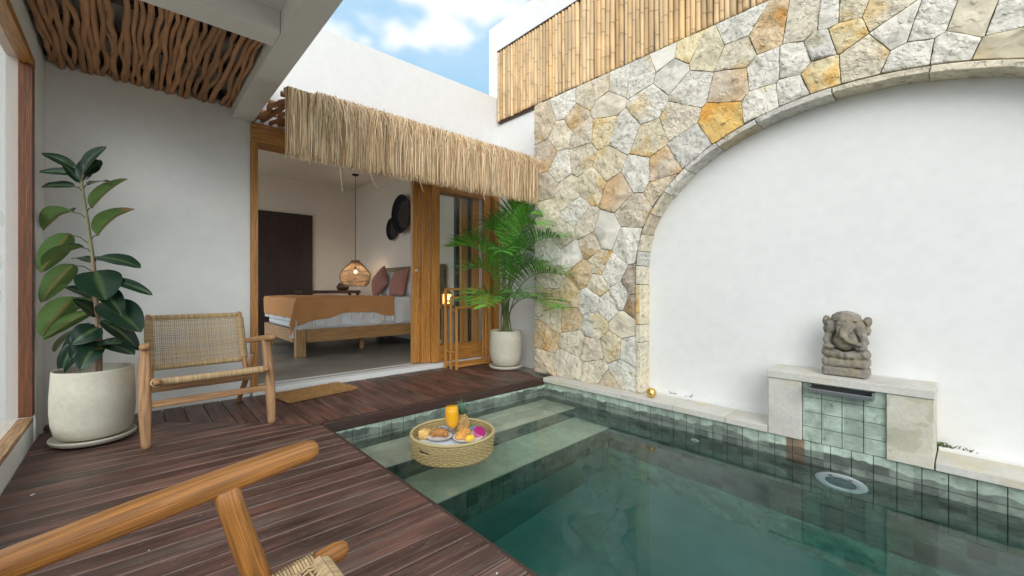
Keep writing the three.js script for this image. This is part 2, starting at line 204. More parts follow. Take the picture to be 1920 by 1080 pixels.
{
  const deck = structGroup('deck'), r = rng(11);
  // a board lies along x or z; its far end may be cut at a slant (the mitre by the pool corner)
  function board(along, c0, c1, a0, a1, a1b, mat) {
    const y1 = (r() - 0.5) * 0.0024, y0 = -0.028, t = (r() - 0.5) * 0.0016, P = (a, c, y) => along === 'x' ? V(a, y, c) : V(c, y, a);
    const e = 0.0035, q = [P(a0, c0 + e, y1), P(a1, c0 + e, y1), P(a1b, c1 - e, y1 + t), P(a0, c1 - e, y1 + t), P(a0, c0, y1 - e), P(a1, c0, y1 - e), P(a1b, c1, y1 + t - e), P(a0, c1, y1 + t - e), P(a0, c0, y0), P(a1, c0, y0), P(a1b, c1, y0), P(a0, c1, y0)];
    const strip = Math.floor(r() * 8), off = r() * 3, pos = [], uv = [];
    const put = (...k) => { for (const i of [0, 1, 2, 0, 2, 3]) { const v = q[k[i]]; pos.push(v.x, v.y, v.z); const a = along === 'x' ? v.x : v.z, c = along === 'x' ? v.z : v.x; uv.push(a / 2.4 + off, (strip + 0.02 + 0.96 * (c - c0) / (c1 - c0)) / 8); } };
    put(0, 1, 2, 3); put(4, 5, 1, 0); put(3, 2, 6, 7); put(8, 9, 5, 4); put(7, 6, 10, 11); put(5, 9, 10, 6); put(8, 4, 7, 11); put(4, 0, 3, 7); put(1, 5, 6, 2);
    const g = new THREE.BufferGeometry(); g.setAttribute('position', new THREE.Float32BufferAttribute(pos, 3)); g.setAttribute('uv', new THREE.Float32BufferAttribute(uv, 2)); g.computeVertexNormals();
    const m = mat.side === THREE.DoubleSide ? mat : mat; part('board', g, m, deck);
  }
  M.deck.side = M.deckRed.side = THREE.DoubleSide;
  const diag = x => -3.055 - (0.985 - x);
  for (let k = 0; k < 57; k++) { const z1 = 1.6 - k * 0.1, z0 = z1 - 0.094; if (z0 < -4.25) break; const e = z => z > -3.055 ? 0.982 : 0.985 + (z + 3.055) - 0.003; if (e(z0) < -0.3) break; board('x', z0, z1, -0.436, e(z0), e(z1), r() < 0.35 ? M.deckRed : M.deck); }
  for (let k = 0; k < 30; k++) { const x0 = -0.436 + k * 0.125, gap = x0 > 1.95 ? 0.0015 : 0.005, x1 = Math.min(x0 + 0.125 - gap, 3.69); if (x0 > 3.68) break; const e = x => x < 0.985 ? diag(x) - 0.004 : x > 3.24 ? -3.345 : -3.105; board('z', x0, x1, -4.255, e(x0), e(x1), r() < 0.8 ? M.deckRed : M.deck); }
  part('nosing', wbox('x', 1.0, 3.238, -0.075, 0.0005, -3.1, -3.05, 0.006), wood(0.1, 0.052, 0.042, 0.4), deck);
  part('edge_strip', wbox('z', 0.9835, 1.006, -0.075, -0.006, -3.05, 1.6, 0.003), wood(0.09, 0.05, 0.04, 0.5), deck);
}
{ // paint chips and grit scattered on the boards
  const r = rng(5), b = [];
  for (const [x, z, s] of [[-0.33, -2.9, 0.016], [-0.12, -2.35, 0.006], [0.05, -2.0, 0.006], [0.9, -1.06, 0.008]]) { const g = new THREE.IcosahedronGeometry(s / 2, 0); g.scale(1.5, 0.3, 0.8); g.rotateY(r() * 6); g.translate(x, 0.0025, z); b.push(g); }
  const m = part('paint_chips', join(b), M.white); m.userData = { kind: 'stuff', label: 'tiny white paint chips lying on the dark deck boards', category: 'debris' };
}
const poolShell = structGroup('pool_wall');
part('pool_floor', box(0.8, 3.4, -1.6, -1.46, -3.2, 1.6, 0), M.poolFloor, poolShell);
part('wall_core', box(0.92, PX0 - 0.012, -1.5, -0.08, PZ0, PZ1, 0), M.grout, poolShell);
part('wall_core', box(PX1 + 0.008, 3.5, -1.5, -0.046, -3.2, 1.6, 0), M.grout, poolShell);
part('wall_core', box(0.92, 3.27, -1.5, -0.079, -3.13, PZ0 - 0.008, 0), M.grout, poolShell);
part('wall_core', box(0.92, 3.4, -1.5, -0.05, PZ1 + 0.008, 1.6, 0), M.grout, poolShell);
const tileR = rng(77), T = 0.103;
function tileX(parent, x, z0, y0, w = T, h = T) { const g = uvBox(new THREE.BoxGeometry(0.01, h - 0.004, w - 0.004)); g.translate(0, 0, 0); const m = part('tile', g, M.tile, parent, [x + 0.005, y0 + h / 2, z0 + w / 2]); const p = g.attributes.uv; for (let i = 0; i < p.count; i++) p.setXY(i, p.getX(i) + z0 + w / 2 + 3.1, p.getY(i) + y0 + h / 2); m.rotation.set(0, (tileR() - 0.5) * 0.012, 0); return m; }
function tileZ(parent, z, x0, y0, w = T, h = T) { const g = uvBox(new THREE.BoxGeometry(w - 0.004, h - 0.004, 0.01)); const m = part('tile', g, M.tile, parent, [x0 + w / 2, y0 + h / 2, z - 0.005]); const p = g.attributes.uv; for (let i = 0; i < p.count; i++) p.setXY(i, p.getX(i) + x0 + w / 2 + 1.45, p.getY(i) + y0 + h / 2); m.rotation.set((tileR() - 0.5) * 0.012, 0, 0); return m; }
for (let i = 0; i < 33; i++) for (let j = 0; j < 6; j++) tileX(poolShell, PX1, -3.06 + i * T - 0.005, -0.046 - (j + 1) * T);       // wall under the arch
for (let i = 0; i < 22; i++) for (let j = 0; j < 3; j++) tileZ(poolShell, PZ0, 1.0 + i * T, -0.079 - (j + 1) * 0.089, T, 0.089);       // wall under the bedroom deck
stuff(part('lower_tiles', join([box(PX1, PX1 + 0.007, -1.46, -0.046 - 6 * T - 0.004, -3.06, PZ1, 0), box(PX1, PX1 + 0.007, -0.046 - 6 * T, -0.046, 0.36, PZ1, 0), box(PX0 - 0.011, PX0, -1.46, -0.08, PZ0, PZ1, 0), box(PX0, PX1, -1.46, -0.05, PZ1, PZ1 + 0.007, 0)].map(g => uvBox(g, 3.1, 0))), M.tile, poolShell));
for (const [n, y, z] of [[0, -0.34, -2.655], [1, -0.62, -2.255]]) {
  const s = structGroup('pool_step');
  part('step_core', box(PX0 + 0.002, PX1 - 0.002, -1.46, y - 0.022, n ? -2.655 : PZ0 + 0.002, z, 0), M.poolFloor, s);
  part('tread', box(PX0 + 0.003, PX1 - 0.003, y - 0.02, y, n ? -2.64 : PZ0 + 0.003, z + 0.02, 0.004), M.tread, s);
  for (let i = 0; i < 21; i++) for (let j = 0; j < (n ? 3 : 2); j++) tileZ(s, z + 0.011, 1.01 + i * 0.1065, y - 0.022 - (j + 1) * 0.125, 0.1065, 0.125);
}
struct('water', (() => { const g = new THREE.BoxGeometry(PX1 + 0.012 - (PX0 - 0.008), 1.28, PZ1 + 0.01 - (PZ0 - 0.01), 1, 1, 1); g.translate((PX1 + PX0 + 0.004) / 2, WATER - 0.64, (PZ0 + PZ1) / 2); return uvBox(g); })(), M.water);
const coping = structGroup('pool_coping');
{ const zs = [-3.06, -2.62, -2.1, -1.62, -1.22, -0.94]; for (let i = 0; i < 5; i++) part('coping_slab', uvBox(box(3.236, 3.5, -0.045, 0.001 + (i % 2) * 0.0012, zs[i] + 0.001, zs[i + 1] - 0.001, 0.005), i * 0.7, i), M.limestone, coping); const z2 = [-0.128, 0.3, 0.8, 1.5]; for (let i = 0; i < 3; i++) part('coping_slab', uvBox(box(3.236, 3.5, -0.045, 0.001 + (i % 2) * 0.0012, z2[i] + 0.001, z2[i + 1] - 0.001, 0.005), i * 0.9, i), M.limestone, coping); part('skirting', box(3.5015, 3.54, -0.04, 0.022, -1.99, -0.945, 0.004), M.white, coping); part('skirting', box(3.5015, 3.54, -0.04, 0.022, -0.125, 1.3, 0.004), M.white, coping); }

// ---------------------------------------------------------------- walls of the courtyard
function extrudeXY(pts, z0, z1, holes = []) { const s = new THREE.Shape(pts.map(p => new THREE.Vector2(...p))); for (const h of holes) s.holes.push(new THREE.Path(h.map(p => new THREE.Vector2(...p)))); const g = new THREE.ExtrudeGeometry(s, { depth: z1 - z0, bevelEnabled: false }); g.translate(0, 0, z0); return uvBox(g); }
function extrudeZY(pts, x0, x1, holes = [], bevel = 0) { // outline given as (z, y), pushed along x
  const f = q => q.map(p => new THREE.Vector2(-p[0], p[1])), s = new THREE.Shape(f(pts)); for (const h of holes) s.holes.push(new THREE.Path(f(h)));
  const g = new THREE.ExtrudeGeometry(s, { depth: x1 - x0 - 2 * bevel, bevelEnabled: bevel > 0, bevelThickness: bevel, bevelSize: bevel, bevelOffset: -bevel, bevelSegments: 1, curveSegments: 24 }); g.rotateY(Math.PI / 2); g.translate(x0 + bevel, 0, 0); return uvBox(g);
}
single('bedroom_front_wall', extrudeXY([[-1.8, -0.3], [0.79, -0.3], [0.79, 2.42], [3.68, 2.42], [3.68, -0.3], [3.7, -0.3], [3.7, 3.52], [-1.8, 3.52]], ZB - 0.2, ZB), M.plaster, 'tall white plaster wall with the bedroom door opening and flat parapet', 'wall');
single('boundary_wall', box(3.7, 3.9, -0.4, 4.55, -4.53, 1.6, 0.006), M.plaster, 'tall white plaster wall rising above the bamboo screen', 'wall');
// the arch: an ellipse standing on two jambs
const AZ = -0.535, AA = 1.46, AB = 1.07, AS = 1.15, STONE_Z0 = -3.34, STONE_Z1 = 1.3, STONE_Y = 3.02;
const arch = (t, o = 0) => [AZ - (AA + o) * Math.cos(t), AS + (AB + o) * Math.sin(t)];
{
  const wall = thing('stone_arch_wall', 'wall of irregular cream and ochre stones with a wide arch', 'wall');
  const hole = []; hole.push([AZ - AA - 0.03, -0.02]); for (let k = 0; k <= 40; k++) hole.push(arch(k / 40 * Math.PI, 0.03)); hole.push([AZ + AA + 0.03, -0.02]);
  const outline = [[STONE_Z0 + 0.01, -0.02], hole[0], ...hole.slice(1, -1), hole[hole.length - 1], [STONE_Z1, -0.02], [STONE_Z1, STONE_Y - 0.01], [STONE_Z0 + 0.01, STONE_Y - 0.01]];
  part('wall_core', extrudeZY(outline, 3.415, 3.538), M.mortar, wall);
  part('niche_panel', box(3.54, 3.698, -0.3, STONE_Y - 0.012, STONE_Z0 + 0.012, STONE_Z1, 0), M.plaster, wall, null, 'smooth white plaster inside the arch');
  // stones
  const seeds = [[-3.198,2.768,'t'],[-2.881,2.885,'w'],[-2.608,2.893,'c'],[-2.434,2.933,'c'],[-2.24,2.918,'w'],[-2.0,2.883,'w'],[-1.766,2.963,'w'],[-1.584,2.936,'y'],[-1.424,2.838,'a'],[-1.175,2.927,'w'],[-0.996,2.794,'o'],[-0.757,2.758,'c'],[-2.738,2.723,'t'],[-2.372,2.72,'c'],[-2.948,2.588,'c'],[-2.662,2.511,'c'],[-2.409,2.489,'y'],[-2.177,2.399,'w'],[-1.932,2.577,'w'],[-1.704,2.788,'w'],[-1.544,2.579,'w'],[-1.653,2.371,'c'],[-1.916,2.275,'a'],[-1.562,2.125,'g'],[-1.31,2.268,'Y'],[-1.239,2.504,'p'],[-1.182,2.729,'c'],[-0.996,2.528,'w'],[-0.825,2.525,'w'],[-0.673,2.379,'y'],[-0.996,2.297,'w'],[-0.847,2.315,'w'],[-0.659,2.571,'g'],[-3.165,2.406,'t'],[-2.963,2.256,'w'],[-2.662,2.288,'c'],[-2.359,2.146,'a'],[-2.032,1.983,'w'],[-1.801,1.987,'p'],[-2.536,1.989,'a'],[-2.867,1.943,'c'],[-3.165,2.058,'t'],[-3.149,1.796,'c'],[-2.759,1.721,'w'],[-2.24,1.859,'p'],[-2.081,1.652,'t'],[-1.786,1.814,'t'],[-1.576,1.926,'t'],[-2.635,1.576,'c'],[-2.384,1.486,'w'],[-2.575,1.388,'t'],[-2.802,1.311,'w'],[-2.896,1.514,'c'],[-2.12,1.367,'w'],[-1.963,1.483,'t'],[-2.453,1.18,'a'],[-2.323,1.103,'w'],[-2.662,1.085,'o'],[-2.478,0.987,'c'],[-2.211,0.87,'w'],[-2.07,0.974,'b'],[-2.07,0.804,'b'],[-2.353,0.781,'w'],[-2.569,0.827,'w'],[-2.838,0.861,'c'],[-3.102,0.816,'o'],[-3.297,0.83,'c'],[-3.055,0.637,'a'],[-2.823,0.627,'o'],[-2.51,0.581,'w'],[-2.182,0.607,'c'],[-3.165,0.402,'o'],[-2.773,0.376,'c'],[-2.542,0.324,'t'],[-2.305,0.386,'a'],[-2.12,0.371,'w'],[-3.198,0.115,'t'],[-2.838,0.157,'c'],[-2.497,0.134,'c'],[-2.199,0.153,'w'],[-2.341,0.019,'t'],[-3.102,1.312,'w'],[-3.102,1.067,'c'],[-0.538,2.741,'a'],[-0.339,2.665,'c'],[-0.563,2.595,'y'],[-0.275,2.516,'w'],[-0.173,2.487,'w'],[0.028,2.427,'c'],[0.139,2.396,'w'],[-0.464,2.39,'c'],[-0.218,2.296,'w'],[-0.078,2.278,'w'],[0.121,2.203,'a'],[-0.607,2.744,'w']];
  const r = rng(321);
  for (let y = 0.14; y < 3.05; y += 0.2) for (let z = STONE_Z0 + 0.1; z < STONE_Z1 + 0.2; z += 0.26) { const p = [z + (r() - 0.5) * 0.14, y + (r() - 0.5) * 0.1]; if (p[0] < STONE_Z1 - 0.05 && p[1] < STONE_Y - 0.05 && seeds.every(s => Math.hypot(s[0] - p[0], s[1] - p[1]) > 0.26)) seeds.push([...p, 'wwccaty'[Math.floor(r() * 7)]]); }
  const IN = 0.05; // the jamb and arch slabs take this much
  const inArch = (z, y) => y < AS ? Math.abs(z - AZ) < AA + IN : ((z - AZ) / (AA + IN)) ** 2 + ((y - AS) / (AB + IN)) ** 2 < 1;
  const ok = seeds.filter(s => !inArch(s[0], s[1]) || s[1] < AS && Math.abs(s[0] - AZ) > AA - 0.05);
  function clip(poly, nx, ny, c) { const o = []; for (let i = 0; i < poly.length; i++) { const a = poly[i], b = poly[(i + 1) % poly.length], da = nx * a[0] + ny * a[1] - c, db = nx * b[0] + ny * b[1] - c; if (da <= 0) o.push(a); if ((da < 0 && db > 0) || (da > 0 && db < 0)) { const t = da / (da - db); o.push([a[0] + (b[0] - a[0]) * t, a[1] + (b[1] - a[1]) * t]); } } return o; }
  function stoneGeo(poly, seed, rough) {
    // outline: sides broken into short runs with a slight wander, corners a little rounded
    const q = rng(seed * 97 + 5); let pts = []; const n = poly.length;
    for (let i = 0; i < n; i++) { const a = poly[i], b = poly[(i + 1) % n], L = Math.hypot(b[0] - a[0], b[1] - a[1]), k = Math.max(2, Math.round(L / 0.035)); for (let s = 0; s < k; s++) { const t = s / k, w = (vn(a[0] * 9 + t * L * 30 + seed, a[1] * 9, 4096, 4096, seed) - 0.5) * 0.007 * Math.sin(Math.PI * t); pts.push([a[0] + (b[0] - a[0]) * t + (b[1] - a[1]) / L * w, a[1] + (b[1] - a[1]) * t - (b[0] - a[0]) / L * w]); } }
    const N = pts.length, cx = pts.reduce((s, p) => s + p[0], 0) / N, cy = pts.reduce((s, p) => s + p[1], 0) / N;
    const bulge = 0.006 + q() * 0.012 * rough, tz = (q() - 0.5) * 0.07, ty = (q() - 0.5) * 0.07, P = [], UV = [], ix = [], rings = [[1, 0], [1, 0.75], [0.984, 1], [0.8, 1], [0.62, 1], [0.42, 1], [0.2, 1]], ou = q() * 5, ov = q() * 5, ca = Math.cos(q() * 6.28), sa = Math.sin(q() * 6.28);
    rings.forEach(([s, f], ri) => { for (const p of pts) { const z = cx + (p[0] - cx) * s, y = cy + (p[1] - cy) * s; let h = ri === 0 ? -0.03 : ri === 1 ? 0.004 : bulge * (0.35 + 0.65 * Math.sqrt(1 - s * s)) + (z - cx) * tz + (y - cy) * ty + (ri > 1 ? ((vn3(z * 13, y * 17, seed, 3) - 0.5) * 0.022 + (vn3(z * 34, y * 40, seed, 4) - 0.5) * 0.012) * rough : (vn3(z * 30, y * 30, seed, 6) - 0.5) * 0.008); if (ri > 1) h = Math.max(h, 0.004); P.push(3.402 - h, y, z); UV.push((z * ca - y * sa) * 1.15 + ou, (z * sa + y * ca) * 1.15 + ov); } });
    P.push(3.402 - bulge - (vn3(cx * 13, cy * 17, seed, 3) - 0.5) * 0.02, cy, cx); UV.push((cx * ca - cy * sa) * 1.15 + ou, (cx * sa + cy * ca) * 1.15 + ov);
    const R = rings.length; for (let k = 0; k < R - 1; k++) for (let i = 0; i < N; i++) { const a = k * N + i, b = k * N + (i + 1) % N; ix.push(a, a + N, b, b, a + N, b + N); }
    for (let i = 0; i < N; i++) ix.push((R - 1) * N + i, R * N, (R - 1) * N + (i + 1) % N);
    const g = new THREE.BufferGeometry(); g.setAttribute('position', new THREE.Float32BufferAttribute(P, 3)); g.setAttribute('uv', new THREE.Float32BufferAttribute(UV, 2)); g.setIndex(ix); g.computeVertexNormals(); return g;
  }
  ok.forEach((s, i) => {
    let poly = [[STONE_Z0, 0.003], [STONE_Z1, 0.003], [STONE_Z1, STONE_Y], [STONE_Z0, STONE_Y]];
    for (const o of ok) if (o !== s) { const nx = o[0] - s[0], ny = o[1] - s[1], L = Math.hypot(nx, ny); if (L > 1.2) continue; poly = clip(poly, nx / L, ny / L, (nx * (o[0] + s[0]) + ny * (o[1] + s[1])) / 2 / L - 0.0024); }
    // keep outside the arch slabs: jamb lines low down, the tangent of the curve above
    if (s[1] < AS) poly = s[0] < AZ ? clip(poly, 1, 0, AZ - AA - IN) : clip(poly, -1, 0, -(AZ + AA + IN));
    else { let bt = 0, bd = 1e9; for (let k = 0; k <= 200; k++) { const p = arch(k / 200 * Math.PI, IN), d = Math.hypot(p[0] - s[0], p[1] - s[1]); if (d < bd) { bd = d; bt = k / 200 * Math.PI; } } const p = arch(bt, IN); let nx = -(AB + IN) * Math.cos(bt), ny = (AA + IN) * Math.sin(bt); const L = Math.hypot(nx, ny); nx /= L; ny /= L; poly = clip(poly, -nx, -ny, -(nx * p[0] + ny * p[1]) - 0.002); }
    if (poly.length < 3) return; let area = 0; poly.forEach((a, k) => { const b = poly[(k + 1) % poly.length]; area += a[0] * b[1] - a[1] * b[0]; }); if (Math.abs(area) < 0.004) return;
    const kinds = ROCK[s[2]], clean = poly.filter((a, k) => { const b = poly[(k + 1) % poly.length]; return Math.hypot(a[0] - b[0], a[1] - b[1]) > 0.006; });
    part('stone', stoneGeo(clean, i + 1, 'btYog'.includes(s[2]) ? 1.3 : 0.85), kinds[i % kinds.length], wall);
  });
  // slabs lining the jambs and the arch
  const slabR = rng(99), slabs = [0.26, 0.42, 0.6, 0.79, 1.0, 1.21, 1.52, 1.83, 2.1, 2.4, 2.7, 3.0, Math.PI];
  let t0 = 0; for (const t1 of [0.12, ...slabs]) { const pts = [], off = (slabR() - 0.5) * 0.014; for (let k = 0; k <= 6; k++) pts.push(arch(mix(t0 + 0.002, t1 - 0.002, k / 6), (slabR() - 0.5) * 0.007 + off)); for (let k = 6; k >= 0; k--) pts.push(arch(mix(t0 + 0.002, t1 - 0.002, k / 6), 0.04)); const k = 'gctgcwgc'[Math.floor(slabR() * 8)]; part('arch_slab', uvBox(extrudeZY(pts, 3.376 + slabR() * 0.012, 3.539, [], 0.004), slabR() * 4, slabR() * 4), ROCK[k][0], wall); t0 = t1; }
  for (const s of [-1, 1]) { const ys = [0.003, 0.46, 0.62, 0.98, 1.15]; for (let i = 0; i < 4; i++) { const z0 = s < 0 ? AZ - AA - 0.045 : AZ + AA, pts = [[z0, ys[i] + 0.003], [z0 + 0.045, ys[i] + 0.003], [z0 + 0.045, ys[i + 1] - 0.003], [z0, ys[i + 1] - 0.003]]; part('jamb_slab', uvBox(extrudeZY(pts, 3.374 + slabR() * 0.012, 3.539, [], 0.004), slabR() * 4, slabR() * 4), ROCK['ccac'[i]][0], wall); } }
}
{ // bamboo screen above the stones
  const scr = thing('bamboo_screen', 'row of upright split bamboo poles fixed above the stone arch', 'screen'), r = rng(44); let z = -4.27, k = 0;
  while (z < 0.3) { const rad = 0.019 + r() * 0.008, y0 = 3.19 + (r() - 0.5) * 0.012, y1 = 4.11 + (r() - 0.5) * 0.01, pts = [], rs = [], cs = [], tone = 0.66 + r() * 0.46, warm = r(), lean = (r() - 0.5) * 0.012, gap = 0.24 + r() * 0.12; let nodeY = y0 + r() * gap; const ys = [y0]; while (nodeY < y1 - 0.03) { ys.push(nodeY - 0.009, nodeY - 0.002, nodeY + 0.002, nodeY + 0.01); nodeY += gap * (0.85 + r() * 0.3); } ys.push(y1);
    const fin = []; ys.forEach((y, i) => { fin.push(y); if (i < ys.length - 1 && ys[i + 1] - y > 0.05) { fin.push(y + (ys[i + 1] - y) / 3, y + (ys[i + 1] - y) * 2 / 3); } });
    fin.forEach((y, i) => { const near = ys.slice(1, -1).reduce((m, q, j) => Math.min(m, (j % 4 === 1 || j % 4 === 2) ? Math.abs(q - y) : 9), 9), node = near < 0.001; pts.push(V(3.668 + (vn(y * 3, k, 4096, 4096, 8) - 0.5) * 0.008, y, z + lean * (y - 3.65) + (vn(y * 2, k, 4096, 4096, 9) - 0.5) * 0.006)); rs.push(rad * (node ? 1.1 : near < 0.012 ? 0.98 : 1)); const st = 0.8 + 0.4 * vn(y * 6, k * 3, 4096, 4096, 12); const d = node ? 0.6 : 1; cs.push([0.68 * tone * st * d, mix(0.44, 0.5, warm) * tone * st * d, mix(0.2, 0.28, warm) * tone * st * d]); });
    const b = new Build(), n = fin.length; let ci = 0; b.tube(pts, rs, 9, t => cs[Math.round(t * (n - 1))]); part('bamboo_pole', b.geo(), M.bamboo, scr); z += rad * 2 + 0.001 + r() * 0.004; k++; }
  part('top_batten', wbox('z', 3.64, 3.699, 4.115, 4.13, -4.29, 0.3, 0.003), M.darkwood, scr); part('bottom_batten', wbox('z', 3.675, 3.699, 3.16, 3.19, -4.29, 0.3, 0.003), M.darkwood, scr);
}

// ---------------------------------------------------------------- roof over the near deck, with twig ceiling
{
  const roof = thing('porch_roof', 'white concrete roof with deep beams over the deck', 'roof');
  part('edge_beam', box(0.648, 0.812, 2.43, 2.86, ZB + 0.002, -1.9, 0.006), M.plaster, roof);
  part('cross_beam', box(-0.47, 0.647, 2.43, 2.7, -2.885, -2.705, 0.006), M.plaster, roof);
  part('ceiling', box(-0.47, 0.647, 2.56, 2.7, -2.704, -2.052, 0), M.plaster, roof);
  part('ceiling', box(-0.47, 0.647, 2.63, 2.7, ZB + 0.002, -2.886, 0), M.plaster, roof);
  part('cross_beam', box(-0.47, 0.647, 2.43, 2.7, -2.05, -1.901, 0.006), M.plaster, roof);
  part('roof_slab', box(-0.6, 0.8, 2.702, 2.84, -4.31, -1.905, 0.01), M.plaster, roof);
}
function twig(p0, p1, r, rad, wob, col) { const n = 22, pts = [], a = r() * 99, b = r() * 99, d = p1.clone().sub(p0), side = V(d.z, 0, -d.x).normalize(); let rs = []; const kink = r() * 0.8 + 0.1; for (let i = 0; i <= n; i++) { const t = i / n; const w = ((vn(t * 5, a, 4096, 4096, 3) - 0.5) * 2 + (vn(t * 11, a, 4096, 4096, 4) - 0.5)) * wob + (t > kink ? 0.4 : -0.4) * wob * step(kink - 0.04, kink + 0.04, t) * 0; pts.push(p0.clone().addScaledVector(d, t).addScaledVector(side, w).add(V(0, (vn(t * 5, b, 4096, 4096, 5) - 0.5) * wob * 1.2, 0))); rs.push(rad * (0.85 + 0.35 * vn(t * 9, b, 4096, 4096, 6)) * (1 - 0.25 * t)); } const q = 0.75 + r() * 0.5; return new Build().tube(pts, rs, 7, t => { const k = q * (0.8 + 0.4 * vn(t * 14, a + 7, 4096, 4096, 7)); return [col[0] * k, col[1] * k, col[2] * k]; }).geo(); }
{
  const tc = thing('twig_ceiling', 'ceiling bay of crooked brown branches above the rubber plant', 'ceiling'), r = rng(808);
  for (let k = 0; k < 36; k++) { const x = -0.42 + k * 0.0298 + (r() - 0.5) * 0.01; part('branch', twig(V(x + (r() - 0.5) * 0.03, 2.52 + (r() - 0.5) * 0.016, ZB + 0.004), V(x + (r() - 0.5) * 0.03, 2.52 + (r() - 0.5) * 0.02, -2.89), r, 0.0145 + r() * 0.005, 0.019, [0.46, 0.24, 0.12]), M.branch, tc); }
  for (const z of [-4.28, -3.72, -3.22, -2.93]) part('batten', wbox('x', -0.43, 0.645, 2.552, 2.6, z - 0.03, z + 0.03, 0.003), M.darkwood, tc);
}
{ // pergola over the bedroom doors
  const pg = thing('door_pergola', 'canopy of round brown branches over the bedroom doors', 'pergola'), r = rng(818);
  for (let k = 0; k < 46; k++) { const x = 0.84 + k * 0.0555 + (r() - 0.5) * 0.014; part('branch', twig(V(x, 2.465 + (r() - 0.5) * 0.016, ZB + 0.004), V(x + (r() - 0.5) * 0.04, 2.335 + (r() - 0.5) * 0.016, -3.36), r, 0.019 + r() * 0.006, 0.022, [0.36, 0.16, 0.07]), M.branch, pg); }
  for (const [z, y] of [[-4.2, 2.5], [-3.8, 2.445], [-3.43, 2.385]]) part('purlin', new Build().tube([V(0.822, y, z), V(2.1, y - 0.003, z), V(3.39, y, z)], 0.022, 8, [0.45, 0.24, 0.11]).geo(), M.branch, pg);
}
{ // grass fringe hung from the pergola
  const th = thing('thatch_fringe', 'long valance of dry straw hanging in front of the bedroom doors', 'thatch'), r = rng(909);
  part('rail', new Build().tube([V(0.822, 2.385, -3.345), V(2.1, 2.39, -3.345), V(3.372, 2.385, -3.345)], 0.018, 8, [0.5, 0.36, 0.2]).geo(), M.bamboo, th);
  part('tie_rail', new Build().tube([V(0.822, 2.345, -3.322), V(1.25, 2.343, -3.32)], 0.005, 6, [0.55, 0.42, 0.25]).geo(), M.bamboo, th);
  const b = new Build(), N = 5200, X0 = 0.832, X1 = 3.372, pal = [[0.76, 0.54, 0.31], [0.83, 0.64, 0.4], [0.58, 0.39, 0.21], [0.88, 0.73, 0.5], [0.38, 0.24, 0.12]];
  for (let i = 0; i < N; i++) {
    const x = X0 + (X1 - X0) * r(), lay = r(), z = -3.335 + lay * 0.05, shag = step(0.2, 0.45, (x - X0)), len = 0.46 + r() * 0.06 - 0.05 * (r() < 0.2 ? r() : 0), top = 2.395 + 0.012 * r(), drift = (r() - 0.5) * (0.05 + 0.06 * shag * r()), bow = (0.01 + 0.045 * r()) * shag * lay, pts = [];
    const start = x + (r() - 0.5) * 0.05 * shag;
    pts.push(V(start, top - 0.004, z - 0.03 - 0.02 * r()));
    for (const t of [0.02, 0.1, 0.28, 0.52, 0.78, 1]) pts.push(V(clamp(mix(start, x + drift, Math.sqrt(t)) + (vn(t * 4, i * 0.37, 4096, 4096, 2) - 0.5) * 0.012, X0 - 0.006, X1 + 0.004), top + 0.014 * shag * Math.max(0, 1 - t * 12) - len * t, z + bow * Math.sin(Math.min(1, t * 2.2) * Math.PI * 0.62) + (r() - 0.5) * 0.004));
    const c = jit(pal[Math.floor(r() * 5)], r, 0.6), w = 0.0034 + r() * 0.0052, ang = (r() - 0.5) * 1.6; b.ribbon(pts, V(Math.cos(ang), 0, Math.sin(ang)), [w, w, w, w, w * 0.9, w * 0.7, w * 0.3], c);
  }
  for (let i = 0; i < 1500; i++) { // loose outer strands folded over the rail
    const x = mix(1.02, 3.36, r()), d = (r() - 0.5) * 0.16, l = 0.1 + 0.24 * r(), o = 0.03 + 0.05 * r(), pts = []; for (const t of [0, 0.12, 0.3, 0.55, 0.8, 1]) pts.push(V(clamp(x + d * t, 0.83, 3.376), 2.4 + 0.03 * Math.sin(Math.min(1, t * 3.2) * Math.PI) * r() - l * t * t * (1.2 - 0.2 * t), -3.33 + o * Math.sin(Math.min(1, t * 1.6) * Math.PI / 2) + 0.02)); const w = 0.003 + r() * 0.003; b.ribbon(pts, V(0.8, 0, (r() - 0.5)), [w, w, w, w, w * 0.8, w * 0.3], jit(pal[Math.floor(r() * 5)], r, 0.5));
  }
  for (let i = 0; i < 420; i++) { const x = mix(1.15, 3.36, r()), a = (r() - 0.5) * 1.2, l = 0.03 + r() * 0.07, p = V(x, 2.395, -3.33 + (r() - 0.5) * 0.03); b.ribbon([p, p.clone().add(V(Math.sin(a) * l * 0.5, l * 0.45, (r() - 0.3) * 0.02)), p.clone().add(V(Math.sin(a) * l * 1.1, l * 0.55, (r() - 0.2) * 0.06))], V(0.7, 0, 0.7), [0.003, 0.0025, 0.001], jit([0.6, 0.46, 0.27], r, 0.4)); }
  for (const [x, l, d] of [[1.2, 0.2, 0.02], [1.44, 0.12, 0.06], [1.9, 0.08, 0.03], [2.62, 0.06, 0.01], [0.98, 0.03, 0]]) b.ribbon([V(x, 1.98, -3.3), V(x, 1.9, -3.295), V(x + d * 0.4, 1.89 - l * 0.5, -3.29), V(x + d, 1.89 - l, -3.285)], V(0.8, 0, 0.6), [0.004, 0.004, 0.003, 0.003], [0.72, 0.6, 0.42]);
  stuff(part('straw', b.geo(), M.straw, th));
}

